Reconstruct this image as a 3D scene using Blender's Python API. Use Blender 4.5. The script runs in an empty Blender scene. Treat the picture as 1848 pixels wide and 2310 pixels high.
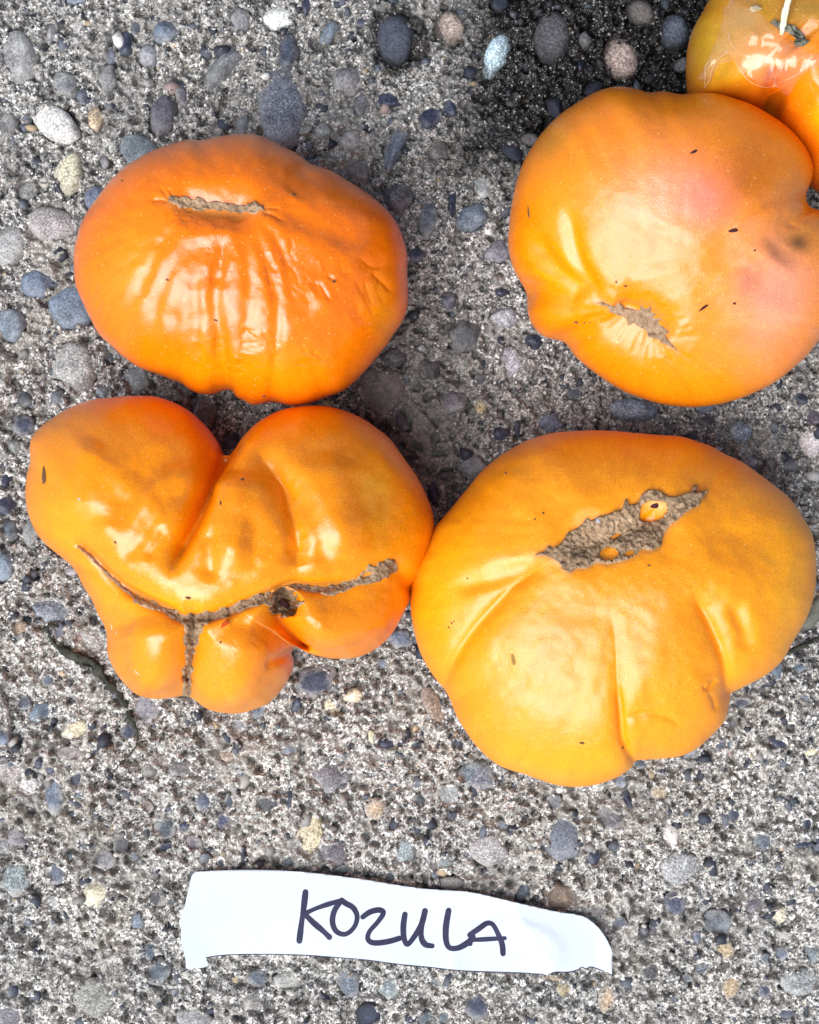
import bpy, bmesh, math, random
import numpy as np
from mathutils import Vector, Matrix, Euler
from mathutils.bvhtree import BVHTree

random.seed(7)
rng = np.random.default_rng(11)
scene = bpy.context.scene
C = scene.collection

# ------------------------------------------------------------------ camera, light, exposure
CAM_H = 0.55                      # the phone is held 55 cm above the concrete
WIDTH = 0.235                     # metres of concrete across the frame
K = WIDTH / 1848.0
cam_d = bpy.data.cameras.new('camera')
cam = bpy.data.objects.new('camera', cam_d); C.objects.link(cam)
cam.location = (0, 0, CAM_H)
cam_d.sensor_fit = 'HORIZONTAL'; cam_d.sensor_width = 36.0
cam_d.lens = 36.0 * CAM_H / WIDTH
cam_d.clip_start = 0.02; cam_d.clip_end = 100
scene.camera = cam

SUN_AZ = Vector((-0.60, -0.80, 0)).normalized()      # bright sky lies to the lower left
SUN_EL = math.radians(56)
w = bpy.data.worlds.new('World'); scene.world = w; w.use_nodes = True
nt = w.node_tree; nt.nodes.clear()
sky = nt.nodes.new('ShaderNodeTexSky'); sky.sky_type = 'NISHITA'; sky.sun_disc = False
sky.sun_elevation = SUN_EL; sky.sun_rotation = math.atan2(SUN_AZ.x, SUN_AZ.y)
sky.air_density = 1.0; sky.dust_density = 2.5
bg = nt.nodes.new('ShaderNodeBackground'); bg.inputs['Strength'].default_value = 0.062
wo = nt.nodes.new('ShaderNodeOutputWorld')
nt.links.new(sky.outputs[0], bg.inputs[0]); nt.links.new(bg.outputs[0], wo.inputs[0])
sd = bpy.data.lights.new('sun', 'SUN'); sd.energy = 3.4; sd.angle = math.radians(58); sd.color = (0.96, 0.97, 1.0)
so = bpy.data.objects.new('sun', sd); C.objects.link(so)
sv = Vector((SUN_AZ.x * math.cos(SUN_EL), SUN_AZ.y * math.cos(SUN_EL), math.sin(SUN_EL)))
so.rotation_euler = sv.to_track_quat('Z', 'Y').to_euler(); so.location = sv * 3
vs = scene.view_settings
vs.view_transform = 'Standard'; vs.look = 'None'; vs.gamma = 1.0; vs.use_curve_mapping = False
vs.exposure = 0.62

# ------------------------------------------------------------------ coordinate helpers
def lin(r, g, b):
    f = lambda c: ((c / 255 + 0.055) / 1.055) ** 2.4 if c > 10 else c / 255 / 12.92
    return (f(r), f(g), f(b))
# rulers: each photographed patch was measured with its own ruler (origin, unit)
RULER = {'Z1': (150, 290, .46377), 'Z2': (1120, 180, .42203), 'Z3': (40, 870, .55652), 'Z4': (910, 950, .54377),
         'Z5': (1500, 0, .21337), 'Z6': (400, 1950, .5797),
         'R1': (0, 0, .5357), 'R2': (924, 0, .5357), 'R3': (0, 600, .5357), 'R4': (924, 600, .5357),
         'R5': (0, 1200, .5357), 'R6': (924, 1200, .5357), 'R7': (0, 1700, .5357), 'R8': (924, 1700, .5357), 'S': (0, 0, 1)}
def S(r, pts):
    x0, y0, u = RULER[r]; p = np.asarray(pts, float).reshape(-1, 2)
    return p * u + np.array([x0, y0])
def ground_xy(p, z=0.0):
    """plan position, in metres, of measured points lying at height z"""
    p = np.asarray(p, float); m = K * (CAM_H - z) / CAM_H
    return np.stack([(p[..., 0] - 924) * m, -(p[..., 1] - 1155) * m], -1)
def plan(v):
    """inverse of ground_xy for an (n,3) array"""
    m = K * (CAM_H - v[:, 2]) / CAM_H
    return np.stack([v[:, 0] / m + 924, -v[:, 1] / m + 1155], -1)

def vnoise(x, y, seed):
    """value noise, numpy"""
    xi = np.floor(x).astype(np.int64); yi = np.floor(y).astype(np.int64)
    fx = x - xi; fy = y - yi
    fx = fx * fx * fx * (fx * (fx * 6 - 15) + 10); fy = fy * fy * fy * (fy * (fy * 6 - 15) + 10)
    def h(a, b):
        n = (a * 374761393 + b * 668265263 + seed * 1442695041) & 0x7fffffff
        n = ((n ^ (n >> 13)) * 1274126177) & 0x7fffffff
        return ((n ^ (n >> 16)) & 0xffff) / 65535.0
    return (h(xi, yi) * (1 - fx) + h(xi + 1, yi) * fx) * (1 - fy) + (h(xi, yi + 1) * (1 - fx) + h(xi + 1, yi + 1) * fx) * fy
def fbm(x, y, seed, o=4):
    s = 0; a = 1; t = 0
    for i in range(o):
        s = s + a * vnoise(x * 2 ** i + 17.3 * i, y * 2 ** i - 9.1 * i, seed + i); t += a; a *= .5
    return s / t
def sstep(a, b, x):
    t = np.clip((x - a) / (b - a), 0, 1); return t * t * (3 - 2 * t)

def np_mesh(name, v, quads=None, tris=None, smooth=True):
    me = bpy.data.meshes.new(name)
    me.vertices.add(len(v)); me.vertices.foreach_set('co', np.asarray(v, np.float32).ravel())
    loops = []; starts = []; n = 0
    for f, k in ((quads, 4), (tris, 3)):
        if f is not None and len(f):
            f = np.asarray(f, np.int32); loops.append(f.ravel()); starts.append(n + np.arange(len(f)) * k); n += f.size
    L = np.concatenate(loops); st = np.concatenate(starts)
    me.loops.add(len(L)); me.loops.foreach_set('vertex_index', L.astype(np.int32))
    me.polygons.add(len(st)); me.polygons.foreach_set('loop_start', st.astype(np.int32))
    if smooth: me.polygons.foreach_set('use_smooth', np.ones(len(st), bool))
    me.update(calc_edges=True); me.validate()
    return me
def link(name, me, mat, parent=None):
    o = bpy.data.objects.new(name, me); C.objects.link(o)
    if mat is not None and not me.materials: me.materials.append(mat)
    if parent is not None: o.parent = parent
    return o
def tag(o, label=None, cat=None, group=None, kind=None):
    for k, v in (('label', label), ('category', cat), ('group', group), ('kind', kind)):
        if v: o[k] = v
    return o
def point_attr(me, name, val):
    val = np.asarray(val, np.float32)
    if val.ndim == 1:
        a = me.attributes.new(name, 'FLOAT', 'POINT'); a.data.foreach_set('value', val)
    else:
        if val.shape[1] == 3: val = np.concatenate([val, np.ones((len(val), 1), np.float32)], 1)
        a = me.attributes.new(name, 'FLOAT_COLOR', 'POINT'); a.data.foreach_set('color', val.ravel())

def inside(px, py, poly):
    r = np.zeros(px.shape, bool); n = len(poly); j = n - 1
    for i in range(n):
        xi, yi = poly[i]; xj, yj = poly[j]
        if yi != yj:
            c = ((yi > py) != (yj > py)) & (px < (xj - xi) * (py - yi) / (yj - yi) + xi)
            r ^= c
        j = i
    return r
def poly_dist(P, line, wline=None):
    """distance of points P (n,2) to a polyline, and the running parameter 0..1 of the nearest place"""
    line = np.asarray(line, float); seg = np.diff(line, axis=0); L = np.hypot(seg[:, 0], seg[:, 1]); cum = np.concatenate([[0], np.cumsum(L)])
    best = np.full(len(P), 1e9); par = np.zeros(len(P))
    for i in range(len(seg)):
        d = P - line[i]; t = np.clip((d @ seg[i]) / max(L[i] ** 2, 1e-9), 0, 1)
        q = d - t[:, None] * seg[i]; dd = np.hypot(q[:, 0], q[:, 1]); m = dd < best
        best[m] = dd[m]; par[m] = ((cum[i] + t * L[i]) / cum[-1])[m]
    return best, par
def catmull(p, n, closed=True):
    p = np.asarray(p, float); m = len(p); out = []
    rngi = range(m) if closed else range(m - 1)
    for i in rngi:
        if closed: a, b, c, d = p[i - 1], p[i], p[(i + 1) % m], p[(i + 2) % m]
        else: a, b, c, d = p[max(i - 1, 0)], p[i], p[i + 1], p[min(i + 2, m - 1)]
        t = np.linspace(0, 1, n, endpoint=False)[:, None]
        out.append(.5 * (2 * b + (c - a) * t + (2 * a - 5 * b + 4 * c - d) * t ** 2 + (3 * b - a - 3 * c + d) * t ** 3))
    out = np.concatenate(out)
    return out if closed else np.vstack([out, p[-1]])

# ------------------------------------------------------------------ materials
class NT:
    def __init__(s, name):
        s.m = bpy.data.materials.new(name); s.m.use_nodes = True; s.t = s.m.node_tree
        s.t.nodes.clear(); s.out = s.n('ShaderNodeOutputMaterial'); s.b = s.n('ShaderNodeBsdfPrincipled'); s.l(s.b.outputs[0], s.out.inputs[0])
    def n(s, ty, **kw):
        o = s.t.nodes.new(ty)
        for k, v in kw.items(): setattr(o, k, v)
        return o
    def l(s, a, b): s.t.links.new(a, b)
    def set(s, **kw):
        for k, v in kw.items(): s.b.inputs[k.replace('_', ' ')].default_value = v
    def noise(s, vec, scale, detail=4, rough=.55):
        o = s.n('ShaderNodeTexNoise'); o.inputs['Scale'].default_value = scale; o.inputs['Detail'].default_value = detail; o.inputs['Roughness'].default_value = rough
        if vec is not None: s.l(vec, o.inputs['Vector'])
        return o
    def ramp(s, fac, stops, interp='LINEAR'):
        o = s.n('ShaderNodeValToRGB'); e = o.color_ramp; e.interpolation = interp
        while len(e.elements) < len(stops): e.elements.new(.5)
        for el, (p, c) in zip(e.elements, stops):
            el.position = p; el.color = (c, c, c, 1) if isinstance(c, (int, float)) else (*c, 1)
        s.l(fac, o.inputs[0]); return o
    def mix(s, fac, a, b, mode='MIX'):
        o = s.n('ShaderNodeMix', data_type='RGBA', blend_type=mode); o.clamp_result = False
        for v, i in ((fac, o.inputs[0]), (a, o.inputs[6]), (b, o.inputs[7])):
            if hasattr(v, 'is_output'): s.l(v, i)
            elif isinstance(v, (int, float)): i.default_value = v
            else: i.default_value = (*v, 1)
        return o.outputs[2]
    def math(s, op, a, b=None, clamp=False):
        o = s.n('ShaderNodeMath', operation=op); o.use_clamp = clamp
        for v, i in ((a, o.inputs[0]), (b, o.inputs[1])):
            if v is None: continue
            if hasattr(v, 'is_output'): s.l(v, i)
            else: i.default_value = v
        return o.outputs[0]
    def attr(s, name): return s.n('ShaderNodeAttribute', attribute_name=name)
    def bump(s, h, dist, strength=1.0, prev=None):
        o = s.n('ShaderNodeBump'); o.inputs['Distance'].default_value = dist; o.inputs['Strength'].default_value = strength
        s.l(h, o.inputs['Height'])
        if prev is not None: s.l(prev, o.inputs['Normal'])
        return o.outputs[0]

def mat_concrete():
    t = NT('weathered_concrete'); tc = t.n('ShaderNodeTexCoord').outputs['Object']
    v1 = t.n('ShaderNodeTexVoronoi'); v1.inputs['Scale'].default_value = 1550; t.l(tc, v1.inputs['Vector'])
    sep = t.n('ShaderNodeSeparateColor'); t.l(v1.outputs['Color'], sep.inputs[0])
    grains = t.ramp(sep.outputs[0], [(0, (.022, .022, .025)), (.15, (.09, .087, .084)), (.33, (.20, .19, .172)), (.58, (.37, .352, .318)), (.78, (.58, .56, .51)), (.93, (.84, .82, .77))], 'CONSTANT')
    v2 = t.n('ShaderNodeTexVoronoi'); v2.inputs['Scale'].default_value = 2500; t.l(tc, v2.inputs['Vector'])
    sep2 = t.n('ShaderNodeSeparateColor'); t.l(v2.outputs['Color'], sep2.inputs[0])
    fine = t.ramp(sep2.outputs[1], [(0, .025), (.24, .13), (.5, .34), (.80, .80)], 'CONSTANT')
    col = t.mix(.38, grains.outputs[0], fine.outputs[0])
    clump = t.noise(tc, 640, 4, .6)
    col = t.mix(1.0, col, t.ramp(clump.outputs[0], [(.36, .36), (.50, 1.0), (.64, 1.6)]).outputs[0], 'MULTIPLY')
    big = t.noise(tc, 55, 5, .6); paste = t.noise(tc, 190, 5, .6)
    pmask = t.ramp(paste.outputs[0], [(.46, 0), (.66, 1)])
    pastecol = t.mix(big.outputs[0], (.16, .152, .140), (.33, .315, .285))
    sm = t.attr('smoothpaste').outputs['Fac']
    pm = t.math('MAXIMUM', t.math('MULTIPLY', pmask.outputs[0], .55), sm)
    col = t.mix(pm, col, pastecol)
    col = t.mix(t.ramp(t.noise(tc, 28, 4).outputs[0], [(.42, 0), (.62, .8)]).outputs[0], col, t.mix(1.0, col, (1.02, .997, .96), 'MULTIPLY'))
    tone = t.ramp(big.outputs[0], [(.3, .80), (.7, 1.17)])
    col = t.mix(1.0, col, tone.outputs[0], 'MULTIPLY')
    col = t.mix(t.attr('worn').outputs['Fac'], col, t.mix(1.0, col, (1.42, 1.41, 1.385), 'MULTIPLY'))
    wet_shade = t.attr('wet_shade').outputs['Fac']
    col = t.mix(wet_shade, col, t.mix(1.0, col, (.055, .052, .052), 'MULTIPLY'))
    t.l(col, t.b.inputs['Base Color'])
    t.l(t.ramp(wet_shade, [(0, .9), (1, .10)]).outputs[0], t.b.inputs['Roughness'])
    t.set(Specular_IOR_Level=.35)
    h = t.mix(.5, v1.outputs['Distance'], t.noise(tc, 1700, 3).outputs[0])
    t.l(t.bump(h, .0006, .9), t.b.inputs['Normal'])
    return t.m
def mat_grain():
    t = NT('sand_grain'); a = t.attr('tint'); t.l(a.outputs['Color'], t.b.inputs['Base Color']); t.set(Roughness=.65, Specular_IOR_Level=.4)
    return t.m
def mat_pebble(name, speck, pale=False):
    t = NT(name); oi = t.n('ShaderNodeObjectInfo'); tc = t.n('ShaderNodeTexCoord').outputs['Object']
    geo = t.n('ShaderNodeNewGeometry').outputs['Position']
    off = t.n('ShaderNodeVectorMath', operation='ADD'); t.l(geo, off.inputs[0])
    sc = t.n('ShaderNodeVectorMath', operation='SCALE'); sc.inputs[0].default_value = (3.1, 7.7, 1.3); t.l(oi.outputs['Random'], sc.inputs['Scale']); t.l(sc.outputs[0], off.inputs[1])
    p = off.outputs[0]
    n1 = t.noise(p, 300, 7, .72); n2 = t.noise(p, 1500, 3, .6)
    k = t.ramp(n1.outputs[0], [(.34, .55), (.50, .95), (.66, 1.45)])
    col = t.mix(1.0, oi.outputs['Color'], k.outputs[0], 'MULTIPLY')
    k2 = t.ramp(n2.outputs[0], [(.35, .58), (.65, 1.45)]); col = t.mix(1.0, col, k2.outputs[0], 'MULTIPLY')
    if speck:
        v = t.n('ShaderNodeTexVoronoi'); v.inputs['Scale'].default_value = 2700; t.l(p, v.inputs['Vector'])
        s = t.n('ShaderNodeSeparateColor'); t.l(v.outputs['Color'], s.inputs[0])
        col = t.mix(t.ramp(s.outputs[0], [(0, 0), (.66, .55)], 'CONSTANT').outputs[0], col, t.mix(1.0, col, (.25, .26, .3) if pale else (2.6, 2.6, 2.5), 'MULTIPLY'))
    # cement film left on the flanks of the stone, broken up
    ln = t.n('ShaderNodeVectorMath', operation='LENGTH')
    fl = t.n('ShaderNodeVectorMath', operation='MULTIPLY'); fl.inputs[1].default_value = (1, 1, 0); t.l(tc, fl.inputs[0]); t.l(fl.outputs[0], ln.inputs[0])
    rim = t.math('ADD', ln.outputs['Value'], t.math('MULTIPLY', t.math('SUBTRACT', n1.outputs[0], .5), 2.0))
    film = t.math('MULTIPLY', t.ramp(rim, [(.42, 0), (.92, .9)]).outputs[0], t.math('MULTIPLY', oi.outputs['Alpha'], t.math('LESS_THAN', oi.outputs['Alpha'], 1.01)))
    col = t.mix(film, col, t.mix(n2.outputs[0], (.16, .155, .15), (.52, .50, .46)))
    damp_shade = t.math('MULTIPLY', t.ramp(rim, [(.50, 0), (.95, 1)]).outputs[0], t.math('GREATER_THAN', oi.outputs['Alpha'], 1.01))   # still wet round the flanks, dry on top
    col = t.mix(damp_shade, col, t.mix(1.0, col, (.13, .125, .125), 'MULTIPLY'))
    t.l(col, t.b.inputs['Base Color'])
    t.l(t.ramp(oi.outputs['Alpha'], [(0, .25), (.15, .42), (.5, .6), (1, .75)]).outputs[0], t.b.inputs['Roughness'])
    t.l(t.bump(n2.outputs[0], .0004, .6), t.b.inputs['Normal'])
    return t.m
def mat_skin():
    t = NT('tomato_skin'); tc = t.n('ShaderNodeTexCoord').outputs['Object']
    a = t.attr('tint'); col = a.outputs['Color']
    n1 = t.noise(tc, 60, 5, .6)
    col = t.mix(t.ramp(n1.outputs[0], [(.35, 0), (.7, .30)]).outputs[0], col, t.mix(1.0, col, (1.0, .88, .75), 'MULTIPLY'))
    nf = t.noise(tc, 2300, 3, .6)
    col = t.mix(1.0, col, t.ramp(nf.outputs[0], [(.3, .78), (.7, 1.18)]).outputs[0], 'MULTIPLY')
    v = t.n('ShaderNodeTexVoronoi'); v.inputs['Scale'].default_value = 620; t.l(tc, v.inputs['Vector'])
    rad = t.n('ShaderNodeSeparateColor'); t.l(v.outputs['Color'], rad.inputs[0])
    dots = t.math('MULTIPLY', t.math('LESS_THAN', v.outputs['Distance'], .17), t.math('GREATER_THAN', rad.outputs[1], .72))
    col = t.mix(t.math('MULTIPLY', dots, .38), col, (.95, .55, .16))
    t.l(col, t.b.inputs['Base Color'])
    oi = t.n('ShaderNodeObjectInfo'); t.l(t.math('ADD', oi.outputs['Alpha'], t.math('MULTIPLY', t.noise(tc, 150, 4).outputs[0], .14)), t.b.inputs['Roughness'])
    t.set(Specular_IOR_Level=.98, Specular_Tint=(1, .66, .74, 1), Subsurface_Weight=.05, Subsurface_Radius=(1, .35, .08), Subsurface_Scale=.004)
    b = t.bump(nf.outputs[0], .00016, .5)
    t.l(t.bump(t.noise(tc, 240, 3).outputs[0], .0005, .05, b), t.b.inputs['Normal'])
    return t.m
def mat_plain(name, c, rough=.8, c2=None, scale=500, spec=.3, bump=.0004):
    t = NT(name); tc = t.n('ShaderNodeTexCoord').outputs['Object']; n = t.noise(tc, scale, 5, .65)
    r = t.ramp(n.outputs[0], [(.3, c), (.7, c2 or c)]); t.l(r.outputs[0], t.b.inputs['Base Color'])
    t.set(Roughness=rough, Specular_IOR_Level=spec)
    if bump: t.l(t.bump(n.outputs[0], bump, .8), t.b.inputs['Normal'])
    return t.m
def mat_scar():
    t = NT('corky_scar'); tc = t.n('ShaderNodeTexCoord').outputs['Object']; n = t.noise(tc, 700, 6, .7); n2 = t.noise(tc, 160, 3)
    col = t.ramp(n.outputs[0], [(.28, (.08, .045, .022)), (.45, (.36, .235, .135)), (.72, (.60, .43, .28))]).outputs[0]
    col = t.mix(1.0, col, t.ramp(n2.outputs[0], [(.35, .75), (.65, 1.1)]).outputs[0], 'MULTIPLY')
    t.l(col, t.b.inputs['Base Color']); t.set(Roughness=.9, Specular_IOR_Level=.2)
    t.l(t.bump(n.outputs[0], .0008, 1), t.b.inputs['Normal']); return t.m
def mat_film():
    t = NT('peeling_skin'); tr = t.n('ShaderNodeBsdfTransparent'); tr.inputs[0].default_value = (1, .97, .93, 1)
    t.set(Base_Color=(.95, .82, .70, 1), Roughness=.5)
    m = t.n('ShaderNodeMixShader'); m.inputs[0].default_value = .08; t.l(tr.outputs[0], m.inputs[1]); t.l(t.b.outputs[0], m.inputs[2])
    g = t.n('ShaderNodeBsdfGlossy'); g.inputs['Roughness'].default_value = .12; g.inputs['Color'].default_value = (1, .93, .9, 1)
    m2 = t.n('ShaderNodeMixShader'); m2.inputs[0].default_value = .05; t.l(m.outputs[0], m2.inputs[1]); t.l(g.outputs[0], m2.inputs[2])
    t.l(m2.outputs[0], t.out.inputs[0]); return t.m
def mat_paper():
    t = NT('white_paper'); tc = t.n('ShaderNodeTexCoord').outputs['Object']; n = t.noise(tc, 900, 4, .6)
    t.l(t.ramp(n.outputs[0], [(.3, (.53, .60, .655)), (.7, (.585, .655, .71))]).outputs[0], t.b.inputs['Base Color'])
    t.set(Roughness=.85, Specular_IOR_Level=.2); t.l(t.bump(n.outputs[0], .00012, .5), t.b.inputs['Normal']); return t.m
M_CONC = mat_concrete(); M_GRAIN = mat_grain(); M_SKIN = mat_skin(); M_SCAR = mat_scar(); M_FILM = mat_film(); M_PAPER = mat_paper()
M_PEB = mat_pebble('river_pebble', False); M_SPK = mat_pebble('speckled_pebble', True); M_GRN = mat_pebble('granite_pebble', True, True)
M_INK = mat_plain('marker_ink', (.008, .008, .035), .6, (.022, .018, .062), 420, bump=0)
M_SCAB = mat_plain('dry_scab', (.10, .05, .025), .8, (.24, .14, .08), 900)
M_DARK = mat_plain('dark_speck', (.05, .018, .02), .6, (.09, .03, .03), 900)
M_TWIG = mat_plain('dried_plant', (.014, .015, .012), .7, (.06, .062, .045), 350)
M_STRAW = mat_plain('dry_straw', (.62, .58, .36), .6, (.80, .78, .58), 500)
M_HUSK = mat_plain('pale_husk', (.60, .48, .26), .7, (.82, .74, .52), 500)
M_GREYSCAR = mat_plain('grey_stem_scar', (.06, .06, .045), .85, (.27, .26, .2), 500, bump=.001)

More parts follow.
